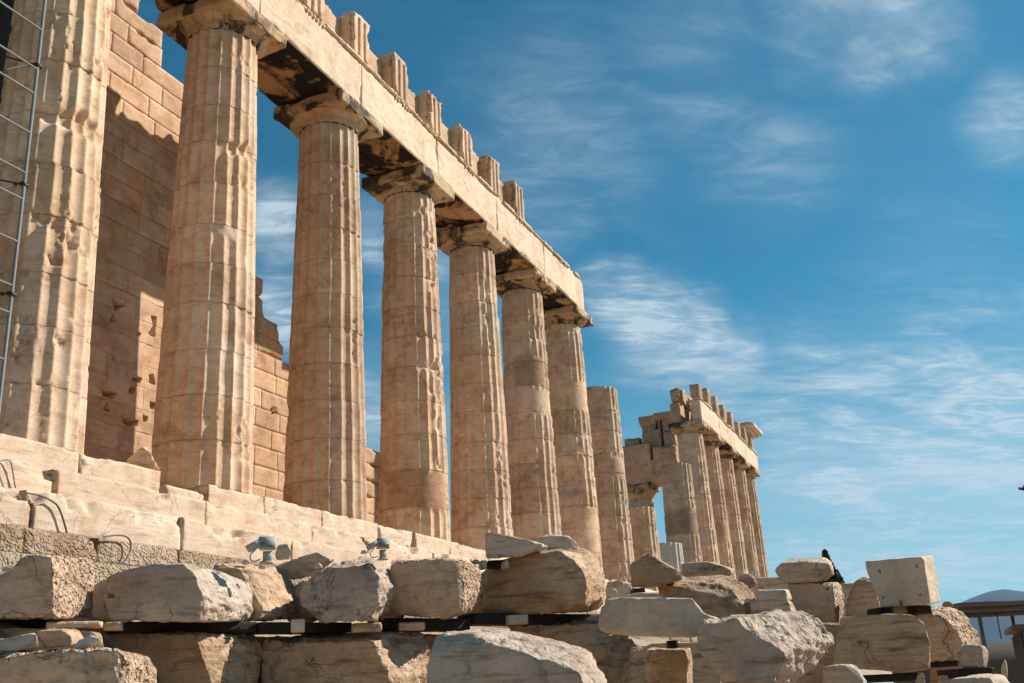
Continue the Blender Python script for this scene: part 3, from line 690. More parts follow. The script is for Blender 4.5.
# --- upper row on timbers
rock('marble_block', 'block with a rough pitted sunlit right end, leftmost of the upper row', 'stone block', row_w(55), 1.1, 12,
     [(-14, 600), (13, 582), (20, 558), (29, 554), (53, 555), (54, 619), (-14, 619)], [(88, 557), (98, 566), (98, 617)], 'pitted', 1, 0.45, GR)
rock('marble_block', 'long grey-brown block with a flat shaded face and broken sunlit right end', 'stone block', row_w(180), 1.4, 14,
     [(99, 613), (100, 595), (108, 577), (128, 569), (160, 564), (184, 565), (193, 573), (212, 610), (215, 621), (112, 621)],
     [(190, 566), (226, 573), (246, 582), (255, 595), (253, 614), (247, 622)], 'greyrock', 2, 0.5, GR, vox=.016, holes=[(110, 595.5, 3.2, 1.3)])
rock('marble_block', 'smooth sunlit block with a rounded back behind the long grey-brown block', 'stone block', row_w(270)+0.75, 1.4, 5,
     [(211, 565), (245, 568), (258, 586), (270, 621), (225, 622)], [(230, 563), (256, 566), (281, 568), (294, 577), (303, 591), (306, 617)], 'honey', 3, 0.6, GR)
rock('marble_boulder', 'angular blue-grey boulder on the upper row beside a smooth sunlit block', 'boulder', row_w(345), 1.2, 8,
     [(299, 591), (308, 579), (335, 566), (347, 558), (378, 562), (381, 600), (372, 622), (312, 621), (303, 606)],
     [(352, 556), (382, 560), (395, 568), (400, 583), (393, 602), (386, 619)], 'greyrock', 4, 1.1, GR, wear=3)
rock('marble_fragment', 'low grey fragment lying behind the blue-grey boulder by the floodlight', 'stone fragment', row_w(300)+1.7, 0.5, 10,
     [(272, 567), (297, 558), (318, 552), (330, 560), (318, 575), (299, 579), (280, 577)], [(337, 558)], 'greyrock', 5, 0.6, GR)
rock('marble_fragment', 'small pale stone leaning on the step beside the larger floodlight', 'stone fragment', row_w(285)+2.2, 0.4, 5,
     [(274, 556), (277, 545), (288, 543), (293, 553), (291, 560), (276, 561)], (), 'pale', 6, 0.4, GR)
rock('marble_block', 'wide brown block with a chipped corner and pitted sunlit end, middle of the upper row', 'stone block', row_w(435), 1.2, 8,
     [(390, 563), (419, 560), (440, 558), (463, 563), (464, 600), (463, 613), (446, 620), (388, 613)],
     [(444, 557), (467, 561), (481, 568), (486, 578), (481, 598), (475, 610)], 'pitted', 7, 0.6, GR)
rock('marble_block', 'largest block of the upper row with a smooth brown face and flaring sunlit right side', 'stone block', row_w(540)+.3, 1.5, 2,
     [(480, 570), (492, 562), (519, 558), (532, 553), (560, 552), (576, 560), (585, 576), (585, 602), (580, 612), (512, 615), (474, 615), (480, 590)],
     [(553, 549), (575, 547), (593, 550), (601, 564), (608, 576), (605, 602), (597, 611)], 'brown', 8, 0.6, GR, extra=[(474, 600, .6)])
rock('marble_slab', 'wedge shaped pale slab propped on top of the largest upper block', 'stone slab', row_w(510)+.5, 0.7, 8,
     [(484, 533), (490, 532), (526, 539), (544, 545), (536, 551), (519, 557), (485, 559)], [(552, 547)], 'greyrock', 9, 0.35, GR)
rock('marble_fragment', 'grey rounded stone behind the wedge shaped slab', 'stone fragment', row_w(555)+1.3, 0.6, 8,
     [(533, 549), (537, 538), (550, 534), (568, 535), (577, 543), (580, 552)], (), 'greyrock', 10, 0.5, GR)
# --- lower row
rock('marble_block', 'shaded block at the left edge behind the small pale stones', 'stone block', row_w(20)+.25, 0.9, 12,
     [(-20, 628), (20, 627.5), (60, 629), (104, 632), (104, 690), (-20, 690)], (), 'brown', 11, 0.3, GR, kind='cut')
rock('marble_block', 'large block with a cream weathered right end in the bottom left corner', 'stone block', 5.9, 0.75, 10,
     [(-20, 653), (60, 650.5), (118, 648.5), (127, 660), (128, 780), (-20, 780)], [(100, 648), (135, 654), (151, 658), (157, 672), (158, 770)], 'pitted', 12, 0.5, GR, vox=.016)
rock('marble_fragment', 'grey pointed stone, leftmost of the three small stones on the corner block', 'stone fragment', 6.25, 0.3, 10,
     [(-8, 640), (14, 636), (36, 633), (39, 647), (8, 652), (-8, 652)], (), 'greyrock', 13, 0.22, GR, vox=.012, wear=2)
rock('marble_fragment', 'brown flat-topped stone, middle of the three small stones on the corner block', 'stone fragment', 6.3, 0.3, 14,
     [(36, 632), (62, 629), (72, 636), (72, 647), (44, 650)], [(50, 629), (76, 629), (88, 635), (80, 645)], 'honey', 14, 0.2, GR, vox=.012, wear=2)
rock('marble_fragment', 'white rounded cobble, rightmost of the three small stones on the corner block', 'stone fragment', 6.15, 0.18, 10,
     [(72, 647), (78, 640), (92, 634), (100, 637), (101, 643), (90, 649), (76, 651)], (), 'white', 15, 0.14, GR, vox=.012, wear=3)
rock('marble_block', 'block with a broken sunlit end in the lower row under the long grey-brown block', 'stone block', row_w(190)+.05, 1.4, 12,
     [(103, 633), (195, 632.5), (208, 645), (216, 770), (103, 770)], [(215, 634), (252, 634), (262, 643), (261, 656), (252, 770)], 'brown', 16, 0.8, GR)
rock('marble_block', 'wide streaked brown block with a coarse sunlit right end in the lower row', 'stone block', row_w(340)+.05, 1.3, 10,
     [(258, 650), (267, 635), (357, 633), (372, 640), (395, 690), (395, 770), (258, 770)], [(372, 634), (431, 633), (433, 645), (421, 680), (418, 770)], 'brown', 17, 0.85, GR)
rock('marble_block', 'foreground block with a long sloping grainy top at the bottom centre', 'stone block', 6.7, 1.0, 2,
     [(429, 650), (434, 636), (441, 633), (470, 633), (492, 650), (520, 667), (545, 673), (594, 676), (596, 770), (420, 770)],
     [(474, 630), (517, 631), (544, 637), (580, 646), (601, 655), (606, 668), (605, 770)], 'greyrock', 18, 0.5, GR, vox=.017)
rock('marble_boulder', 'craggy boulder sloping down to the right behind the foreground block', 'boulder', row_w(590)-.3, 1.1, 5,
     [(499, 626), (544, 624), (591, 623), (600, 640), (612, 660), (622, 690), (600, 770), (500, 770)],
     [(600, 621), (616, 622), (627, 634), (639, 646), (649, 658), (659, 671), (650, 700), (640, 770)], 'brown', 19, 1.6, GR, wear=2)
rock('marble_block', 'small square block tucked low between the craggy boulder and the big broken boulder', 'stone block', 9.0, 0.5, 6,
     [(644, 651), (688, 650), (686, 700), (640, 760), (684, 760)], [(650, 647), (691, 647), (693, 664), (690, 755)], 'brown', 20, 0.35, GR)
# --- right-hand pile
rock('marble_slab', 'pale smooth finely cut slab with a curved broken right end', 'stone slab', 10.6, 0.7, 10, [(0, 0), (1, 1), (700, 620)], (), 'pale', 21, 0.2, GR, kind='cut',
     hulls=[[(598, 622), (602, 603), (613, 597), (640, 597), (640, 637), (616, 635), (600, 632)], [(639, 597), (688, 597.5), (692, 600), (694, 638), (639, 637)],
            [(688, 597.5), (692, 598), (700, 607), (704, 614), (701, 636), (688, 638)], [(700, 612), (712, 616), (722, 620), (722, 634), (700, 636)]], wear=2)
rock('marble_boulder', 'big broken boulder with a striped shaded underside and sunlit jagged top, front right', 'boulder', 7.6, 1.15, 3,
     [(697, 628), (702, 622), (735, 622), (752, 636), (780, 654), (775, 672), (768, 700), (735, 700), (721, 683), (706, 662), (695, 648)],
     [(735, 620), (798, 613), (818, 611), (834, 624), (840, 647), (832, 656), (807, 669), (772, 690)], 'greyrock', 22, 1.0, GR, extra=[(780, 650, 0.15), (812, 640, .5)], wear=3, vox=.018)
rock('marble_block', 'brown block with a swooping carved curve beside the white column stump', 'stone block', 16.5, 1.0, 8, [(0, 0), (1, 1), (650, 570)], (), 'brown', 23, 0.4, GR,
     hulls=[[(630, 565), (640, 557), (648, 552), (656, 557), (657, 588), (631, 588)], [(650, 554), (657, 558), (666, 566), (684, 573), (683, 580), (656, 588), (650, 588)]], wear=2)
rock('marble_slab', 'flat dark rimmed slab lying level with its right tip in shadow', 'stone slab', 15.0, 0.9, 6,
     [(681, 563), (690, 562), (708, 562), (725, 567), (733, 572), (731, 576), (708, 575.5), (682, 577)], [(715, 562), (736, 570)], 'honey', 24, 0.3, GR)
rock('marble_boulder', 'brown boulder with a pale ridge crossing it behind the pale smooth slab', 'boulder', 13.2, 1.2, 6,
     [(656, 583), (690, 587), (712, 584), (728, 588), (735, 612), (753, 616), (722, 620), (690, 606), (656, 596)],
     [(700, 577), (726, 576), (746, 583), (757, 597), (753, 614)], 'brown', 25, 0.9, GR, wear=3)
rock('marble_fragment', 'rounded stone above the right shoulder of the ridged brown boulder', 'stone fragment', 14.2, 0.5, 5,
     [(737, 583), (738, 574), (748, 572), (756, 577), (758, 587), (748, 589)], (), 'honey', 26, 0.35, GR)
rock('marble_slab', 'squared slab, upper of the pair right of the ridged brown boulder', 'stone slab', 12.7, 0.6, 6,
     [(755, 590), (786, 589.5), (788, 601), (757, 601.5)], [(789, 589), (794, 600)], 'pale', 27, 0.25, GR, kind='cut')
rock('marble_slab', 'squared slab, lower of the pair right of the ridged brown boulder', 'stone slab', 12.6, 0.6, 6,
     [(750, 600), (788, 600), (792, 616), (785, 640), (752, 640)], [(793, 602), (799, 611), (799, 625)], 'honey', 28, 0.25, GR, kind='cut')
rock('marble_fragment', 'small bright chip lying on the lower squared slab', 'stone fragment', 12.2, 0.12, 5,
     [(768, 613), (775, 608), (783, 610), (786, 614), (776, 616)], (), 'white', 29, 0.06, GR, wear=1)
rock('marble_boulder', 'rounded grey-topped slab, highest on the pile beside the cypress tree', 'boulder', 13.4, 0.9, 8,
     [(774, 570), (780, 563), (800, 561), (815, 562), (830, 564), (834, 579), (819, 583), (786, 583), (777, 578)], [(790, 559), (825, 557), (831, 562), (834, 572)], 'honey', 30, 0.5, GR)
rock('marble_block', 'shaded block directly under the rounded slab by the cypress tree', 'stone block', 13.3, 0.8, 6,
     [(788, 583), (832, 583), (836, 611), (834, 640), (789, 640)], [(838, 582), (843, 585), (845, 596), (843, 635)], 'pitted', 31, 0.3, GR, kind='cut')
rock('marble_block', 'low squared block in the distance between the far columns and the rounded slab', 'stone block', 19, 1.0, 10,
     [(755, 577.5), (790, 576.5), (790, 600), (755, 600)], (), 'honey', 32, 0.3, GR, kind='cut')
rock('marble_block', 'low dark block glimpsed behind the stones left of the tilted square block', 'stone block', 18, 1.0, 10,
     [(836, 584), (862, 582), (905, 600), (905, 640), (836, 640)], (), 'honey', 33, 0.3, GR, kind='cut')
rock('marble_fragment', 'peaked brown stone leaning against the left of the square block', 'stone fragment', 13.0, 0.7, 3,
     [(846, 598), (855, 580), (866, 576), (875, 580), (880, 606), (880, 640), (846, 640)], (), 'brown', 34, 0.4, GR)
rock('marble_block', 'clean square cut block with small dowel holes perched highest on the right', 'stone block', 11.4, 0.75, -14,
     [(865, 561), (923.5, 556.5), (931, 605), (881, 607), (873, 586), (867, 572)], [(933, 555), (941, 602)], 'pale', 35, 0.28, GR, kind='cut', wear=1, back=0.9, vox=.013, holes=[(879, 571, 1.0, .9), (916, 566, .9, .9), (883, 597, .8, 1.2), (920, 595, 1.0, .9), (900.5, 603, 1.2, 2.6)])
rock('marble_block', 'largest flat faced brown block on the right under the square block', 'stone block', 10.8, 0.9, 0,
     [(840, 617), (891, 613.5), (911, 614), (925, 623), (931, 646), (931, 670), (902, 673), (833, 666), (834, 655), (841, 645)], (), 'brown', 36, 0.35, GR, kind='cut', wear=2)
rock('marble_boulder', 'boulder with a bright sloping pitted shoulder right of the flat faced brown block', 'boulder', 11.6, 1.1, -8,
     [(905, 613), (930, 609), (936, 621), (958, 632), (963, 650), (960, 661), (934, 660), (905, 662)],
     [(931, 607), (948, 607), (960, 610), (969, 620), (978, 632), (981, 643), (980, 655)], 'pitted', 37, 0.7, GR)
rock('marble_fragment', 'small rough stone sticking up behind the sloping pitted boulder', 'stone fragment', 14, 0.4, 3,
     [(940, 608), (943, 601), (951, 600), (954, 604), (953, 610)], (), 'honey', 38, 0.2, GR, wear=2)
rock('marble_block', 'small worn cube of grey marble sitting on a dark timber', 'stone block', 9.3, 0.35, -6,
     [(960, 667), (960, 648), (964, 645), (981, 646), (983, 668)], [(975, 644), (987, 645.5), (990, 655), (989, 667)], 'greyrock', 39, 0.28, GR)
rock('marble_block', 'low pale block across the bottom under the small worn cube', 'stone block', 8.6, 0.9, 0,
     [(950, 679), (975, 677), (995, 678), (998, 760), (948, 760)], [(994, 673), (1005, 676), (1012, 684), (1010, 760)], 'pale', 40, 0.4, GR)
rock('marble_fragment', 'rounded stone at the bottom edge right of the big broken boulder', 'stone fragment', 8.6, 0.4, 4,
     [(822, 668), (828, 665), (850, 665), (860, 674), (866, 690), (860, 750), (822, 750)], [(856, 665), (867, 683)], 'greyrock', 41, 0.3, GR)
rock('marble_fragment', 'narrow upright stone at the bottom edge below the flat faced brown block', 'stone fragment', 9.2, 0.3, 0,
     [(916, 679), (919, 672), (924, 674), (926, 690), (914, 690)], (), 'honey', 42, 0.15, GR, wear=1, vox=.015)
rock('marble_block', 'small squared stone at the bottom edge between timber and low pale block', 'stone block', 9.4, 0.5, 0,
     [(938, 675), (958, 674), (960, 740), (938, 740)], (), 'honey', 43, 0.2, GR, kind='cut')
rock('marble_block', 'shaded block filling the gap low behind the flat faced brown block', 'stone block', 12.2, 0.7, 0,
     [(930, 664), (962, 662), (964, 740), (930, 740)], (), 'brown', 44, 0.2, GR, kind='cut')
rock('marble_fragment', 'thin upright pale stone standing alone near the right edge', 'stone fragment', 12.5, 0.15, 0,
     [(1001, 670), (1002, 660), (1004, 657), (1007, 662), (1008, 672), (1006, 690), (1001, 690)], (), 'pale', 45, 0.12, GR, wear=1)
rock('marble_block', 'loose tilted block lying on the temple platform between the two nearest columns', 'stone block', float(np.dot(onY(142, 462, -0.75)-CAM, _f)), 0.4, 16,
     [(124, 461), (142, 446), (150, 452), (158, 466), (150, 469), (128, 466)], [(146, 446), (160, 470)], 'honey', 46, 0.25, None, wear=2, vox=.03)
rock('marble_fragment', 'rubble stone lying by the foundation at the far left', 'stone fragment', 9.6, 0.6, 14,
     [(-12, 588), (-4, 574), (12, 570), (22, 576), (24, 600), (-10, 606)], (), 'pale', 47, 0.5, GR)
rock('marble_fragment', 'flat pale stone on the ground between the two leftmost upper blocks', 'stone fragment', 10.6, 0.6, 14,
     [(84, 622), (90, 586), (104, 578), (122, 582), (132, 600), (130, 622)], (), 'pale', 48, 0.4, GR)
rock('marble_block', 'light rubble block seen past the foot of the tall broken column', 'stone block', 19, 1.0, 8,
     [(606, 583), (612, 578), (622, 580), (632, 584), (640, 590), (640, 612), (606, 612)], (), 'pale', 49, 0.8, GR, wear=2)
rock('marble_block', 'long low block under the swooping carved block', 'stone block', 15.6, 0.8, 8,
     [(604, 600), (636, 592), (700, 590), (700, 625), (604, 625)], (), 'pale', 50, 0.4, GR)
rock('marble_block', 'shaded block filling the notch between two blocks of the lower row', 'stone block', row_w(430)+1.0, 0.7, 8,
     [(396, 634), (450, 633), (452, 760), (396, 760)], (), 'brown', 53, 0.4, GR)
rock('marble_block', 'shaded block glimpsed between the two lower row blocks near the left', 'stone block', row_w(262)+1.1, 0.7, 8,
     [(240, 635), (285, 634), (288, 760), (240, 760)], (), 'brown', 54, 0.4, GR)
rock('marble_fragment', 'brown stone wedged behind the left foot of the blue-grey boulder', 'stone fragment', row_w(300)+1.5, 0.5, 8,
     [(286, 622), (290, 590), (302, 580), (318, 586), (320, 622)], (), 'brown', 55, 0.4, GR)
rock('marble_fragment', 'tan stone wedged behind the gap left of the wide brown block', 'stone fragment', row_w(388)+1.4, 0.5, 8,
     [(376, 624), (380, 585), (392, 574), (404, 584), (406, 624)], (), 'honey', 56, 0.4, GR)
rock('marble_fragment', 'brown stone wedged behind the gap left of the largest upper block', 'stone fragment', row_w(480)+1.3, 0.5, 8,
     [(466, 616), (470, 578), (484, 570), (498, 578), (500, 616)], (), 'brown', 57, 0.4, GR)
for q_, (u, v, w_, sz) in enumerate([(618, 584, 17.5, .22), (628, 588, 17.2, .15), (612, 592, 17, .2), (640, 592, 16.9, .14), (224, 566, 10.6, .10), (262, 567, 10.8, .09), (318, 566, 11.0, .10), (60, 556, 11.4, .10), (8, 570, 11.2, .14), (4, 582, 10.8, .12), (246, 562, 11.3, .11), (364, 552, 11.8, .10), (476, 562, 12.8, .12), (700, 600, 14.2, .12), (748, 600, 12.9, .10), (610, 600, 16, .2)]):
    dv = sz*FPX/w_/2
    rock('rubble_stone', 'small pale stone among the rubble between the blocks and the temple steps', 'stone', w_, sz, 10,
         [(u-dv, v+dv*.6), (u-dv*.8, v-dv*.3), (u-dv*.1, v-dv*.7), (u+dv*.8, v-dv*.4), (u+dv, v+dv*.5)], (), 'pale' if q_ % 3 else 'honey', 200+q_, .12, 'small rubble stones between blocks and steps', wear=1, vox=max(.02, sz*.09))
rock('marble_block', 'dark lower block under the pale smooth slab', 'stone block', 11.4, 0.8, 8,
     [(628, 645), (690, 642), (720, 640), (724, 760), (628, 760)], (), 'brown', 51, 0.4, GR)
rock('marble_block', 'shaded block supporting the pile behind the big broken boulder', 'stone block', 12.2, 0.8, 4,
     [(785, 628), (848, 618), (848, 750), (785, 750)], (), 'brown', 52, 0.5, GR)

# --- timbers and spacers
def prism_px(name, label, cat, u0, u1, vt, vb, w0, w1, dep, mat, group=None, h=None):
    """squared beam whose near face runs between two photo columns at two depths"""
    a, b = at(u0, vt[0], w0), at(u1, vt[1], w1); c, d = at(u0, vb[0], w0), at(u1, vb[1], w1)
    t = b-a; t[2] = 0; t /= np.linalg.norm(t); nrm = np.array([-t[1], t[0], 0])
    if np.dot(nrm, _f) < 0: nrm = -nrm
    zt = (a[2]+b[2])/2; zb = (c[2]+d[2])/2; L = np.linalg.norm((b-a)[:2])
    V, F = grid_box(0, L, 0, dep, zb, zt, 0.03)
    V = chip(V, (0, L, 0, dep, zb, zt), 0.010, 0.5, 5, int(u0) % 50, 0.005, base=0.001)
    W_ = np.stack([a[0]+V[:, 0]*t[0]+V[:, 1]*nrm[0], a[1]+V[:, 0]*t[1]+V[:, 1]*nrm[1], V[:, 2]], 1)
    o = finish(name, W_, F, MAT[mat], None); tag(o, label, cat, group); return o
TB = 'dark timbers between the two rows of blocks'
def rw(x): return row_w(x)+0.12
for (a, b, vt, vb, lab) in [(-16, 46, (618, 620), (627, 628), 'dark timber at the left edge under the pitted block'),
                            (120, 256, (621, 622), (632, 633), 'dark timber under the long grey-brown block'),
                            (260, 352, (622, 622), (632, 633), 'dark timber under the blue-grey boulder'),
                            (384, 470, (617, 619), (631, 630), 'dark timber under the wide brown block'),
                            (474, 602, (614, 613), (626, 623), 'dark timber under the largest upper block')]:
    prism_px('timber_beam', lab, 'timber', a, b, vt, vb, rw(a)+.50, rw(b)+.50, 0.35, 'timber', TB)
SP = 'small spacers wedged between the rows'
for (a, b, vt, vb, mt, lab) in [(46, 101, (621, 621), (628, 628), 'honey', 'thin stone spacer under the sunlit end of the pitted block'),
                            (104, 121, (622, 621), (630, 630), 'honey', 'squared tan spacer left of the long dark timber'),
                            (291, 305, (619, 619), (632, 632), 'pale', 'grey stone spacer below the smooth sunlit block'),
                            (352, 382, (623, 622), (632, 632), 'honey', 'broad stone wedge under the right foot of the blue-grey boulder'),
                            (399, 425, (622, 622), (630, 630), 'honey', 'tan stone spacer under the left half of the wide brown block'),
                            (508, 528, (615, 614), (624.5, 624), 'spacer', 'bright white cube spacer under the largest upper block'),
                            ]:
    wv = rw(a)+0.02
    prism_px('spacer_block', lab, 'spacer', a, b, vt, vb, wv, wv+(b-a)*0.002, 0.2, mt, SP)
def small(name, lab, cat, u0, u1, v0, v1, w, dep, mt, group=None):
    return prism_px(name, lab, cat, u0, u1, (v0, v0), (v1, v1), w, w+0.01, dep, mt, group)
small('spacer_block', 'white spacer left of the dark gap under the wedge shaped slab', 'spacer', 481, 486.5, 560, 568, row_w(510)+.5, .3, 'spacer', SP)
small('spacer_block', 'white spacer right of the dark gap under the wedge shaped slab', 'spacer', 504, 509, 560, 568, row_w(510)+.5, .3, 'spacer', SP)
small('timber_beam', 'added dark filler standing in for the shaded hole under the wedge shaped slab', 'timber', 486.5, 504, 560, 568, row_w(510)+.75, .2, 'timber', TB)  # dark filler added for the shade of an open hole
small('timber_beam', 'dark timber block under the left foot of the square cut block', 'timber', 880, 891, 607, 613.5, 11.6, .4, 'timber', TB)
small('timber_beam', 'dark timber block under the right foot of the square cut block', 'timber', 915, 931, 605, 613.5, 11.5, .4, 'timber', TB)
small('spacer_block', 'thin stone wedge under the middle of the square cut block', 'spacer', 891.5, 914.5, 605.5, 613.5, 11.7, .45, 'honey', SP)
small('timber_beam', 'thick dark timber under the small worn cube', 'timber', 959, 994, 668, 677.5, 9.25, .5, 'timber', TB)
small('timber_beam', 'long dark timber at the bottom under the flat faced brown block', 'timber', 862, 918, 674, 682, 10.9, .4, 'timber', TB)
small('timber_beam', 'dark timber under the sloping pitted boulder', 'timber', 932, 958, 661, 667, 11.9, .4, 'timber', TB)
small('spacer_block', 'black plastic chock standing on the small square block', 'spacer', 669, 678, 640, 648, 9.05, .1, 'timber', SP)
small('spacer_block', 'flat pale shim beside the black plastic chock', 'spacer', 652, 668, 643, 645.5, 9.1, .2, 'spacer', SP)
small('spacer_block', 'flat dark shim under the swooping carved block', 'spacer', 633, 645, 588, 593, 16.4, .3, 'timber', SP)

# ------------------------------------------------------------------ tubes
def tube(pts, r, seg=8, sub=1):
    pts = [np.asarray(p, float) for p in pts]
    if sub > 1:
        q = []
        for i in range(len(pts)-1):
            p0 = pts[max(i-1, 0)]; p1, p2 = pts[i], pts[i+1]; p3 = pts[min(i+2, len(pts)-1)]
            for k in range(sub):
                t = k/sub; q.append(0.5*((2*p1)+(p2-p0)*t+(2*p0-5*p1+4*p2-p3)*t*t+(-p0+3*p1-3*p2+p3)*t**3))
        pts = q+[pts[-1]]
    V = []; n = len(pts)
    for i, p in enumerate(pts):
        d = pts[min(i+1, n-1)]-pts[max(i-1, 0)]; d = d/np.linalg.norm(d)
        a = np.cross(d, [0, 0, 1.0] if abs(d[2]) < 0.9 else [1.0, 0, 0]); a /= np.linalg.norm(a); b = np.cross(d, a)
        for k in range(seg):
            t = 2*math.pi*k/seg; V.append(p+r*(math.cos(t)*a+math.sin(t)*b))
    F = [(i*seg+k, i*seg+(k+1) % seg, (i+1)*seg+(k+1) % seg, (i+1)*seg+k) for i in range(n-1) for k in range(seg)]
    for base in (0, (n-1)*seg):
        F += [(base, base+k, base+k+1, base+k+2) for k in range(1, seg-2, 2)] if seg == 8 else []
        F += [(base, base+1, base+2, base+seg-1)] if False else []
    return np.array(V), np.array(F)
# scaffold tower in front of the leftmost column
sx, sy = -5.87, -1.35
sc = empty('scaffold_tower', (sx-0.8, sy+.3, -0.52), 'grey metal scaffold frame standing before the leftmost column', 'scaffold')
for (x, y) in [(sx, sy), (sx-2.6, sy), (sx-1.3, sy+0.62), (sx-2.6, sy+.62)]:
    V, F = tube([(x, y, -0.51), (x, y, 9.5)], 0.024); finish('pole', V, F, MAT['steel'], sc, None, True)
zr = [0.9, 1.58, 1.98, 2.65, 3.32, 3.74, 4.40, 5.06, 5.48, 6.17, 6.75, 7.3, 7.9]
for z in zr:
    V, F = tube([(sx-2.6, sy, z), (sx-.02, sy, z)], 0.017); finish('rung', V, F, MAT['steel'], sc, None, True)
for z in (1.6, 3.3, 5.3, 7.2):
    V, F = tube([(sx-1.3, sy+.62, z-.7), (sx, sy+.02, z+.3)], 0.015); finish('brace', V, F, MAT['darksteel'], sc, None, True)
    V, F = tube([(sx, sy, z+.25), (sx-1.3, sy+.62, z+.15)], 0.013); finish('brace', V, F, MAT['darksteel'], sc, None, True)
    A = Acc(); A.box((sx-.04, sx+.07, sy-.04, sy+.05, z+.22, z+.28), .05, .01); A.obj('clamp', MAT['darksteel'], sc)
V, F = grid_box(-9.5, onX(14, 40, 0)[0] if False else -3.2, 2.3, 2.34, 5.2, 12.0, 0.5)
finish('shade_panel', V, F, MAT['darksteel'], sc, None, False, 'added dark panel standing in for the deep shade behind the frame')  # added dark sheet, stands in for deep shade beside the leftmost column
# cables on the steps
def cable(lab, pts, Y, r=0.016):
    V, F = tube([onY(u, v, Y) for u, v in pts], r, 8, 6); o = finish('cable', V, F, MAT['cable'], None, None, True); tag(o, lab, 'cable')
cable('thin grey cable looped into a hairpin against the step at the left edge', [(-6, 470), (0, 461.5), (8, 460), (11.4, 464), (14, 480), (15.8, 491.5), (12, 490), (6, 474), (1, 463)], -1.75, .008)
cable('grey cable curving down over the broken step below the leftmost column', [(26, 493), (36, 494.5), (44, 497), (56, 504), (61, 513), (64, 522), (67, 533)], -2.46, .013)
cable('dark cable hooked over the porous foundation course', [(104, 537), (112, 535.5), (123, 535.5), (129, 539), (131, 546), (128, 556), (120, 567)], -2.70, .012)

# ------------------------------------------------------------------ floodlights
def quadbox(pts_front, dvec):
    P = [np.asarray(p, float) for p in pts_front]; Q = [p+np.asarray(dvec) for p in P]
    V = np.array(P+Q); F = [(0, 1, 2, 3), (7, 6, 5, 4)]+[(i, i+4, (i+1) % 4+4, (i+1) % 4) for i in range(4)]
    return V, np.array(F)
def floodlight(lab, u, v, w, s, yaw):
    base = at(u, v, w); e = empty('floodlight', tuple(base), lab, 'floodlight', 'floodlights among the blocks')
    c, sn = math.cos(yaw), math.sin(yaw)
    def T(V): V = np.asarray(V, float)*s; return np.stack([base[0]+c*V[:, 0]-sn*V[:, 1], base[1]+sn*V[:, 0]+c*V[:, 1], base[2]+V[:, 2]], 1)
    def bx(name, x0, x1, y0, y1, z0, z1, mat, par, tilt=0, piv=(0, 0)):
        V, F = grid_box(x0, x1, y0, y1, z0, z1, 0.5)
        if tilt:
            a = R(tilt); X = V[:, 0]-piv[0]; Z = V[:, 2]-piv[1]; V = V.copy()
            V[:, 0] = piv[0]+X*math.cos(a)-Z*math.sin(a); V[:, 2] = piv[1]+X*math.sin(a)+Z*math.cos(a)
        return finish(name, T(V), F, MAT[mat], par)
    bx('base', -.07, .07, -.06, .06, 0, .03, 'spacer', e)
    bx('bracket', -.05, .05, -.012, .012, .03, .15, 'lampgrey', e)
    h = bx('housing', -.09, .09, -.08, .08, .17, .31, 'lampgrey', e)
    bx('cooling_box', -.075, .075, -.10, -.081, .185, .24, 'lampglass', h)
    bx('visor', -.27, -.08, -.075, .075, .225, .295, 'lampgrey', e, 28, (-.08, .295))
    V, F = tube(T([(-.07, -.05, .05), (-.16, -.06, .03), (-.19, -.04, .10), (-.13, -.03, .17)]), .008*s, 8, 5); finish('cord', V, F, MAT['lampgrey'], e, None, True)
floodlight('larger pale grey floodlight with tilted visor standing on the stones below the steps', 267, 564, 10.5, 0.86, YAW-math.pi/2+.1)
floodlight('smaller grey floodlight half hidden behind the blue-grey boulder', 383, 560, 11.0, 0.72, YAW-math.pi/2+.2)

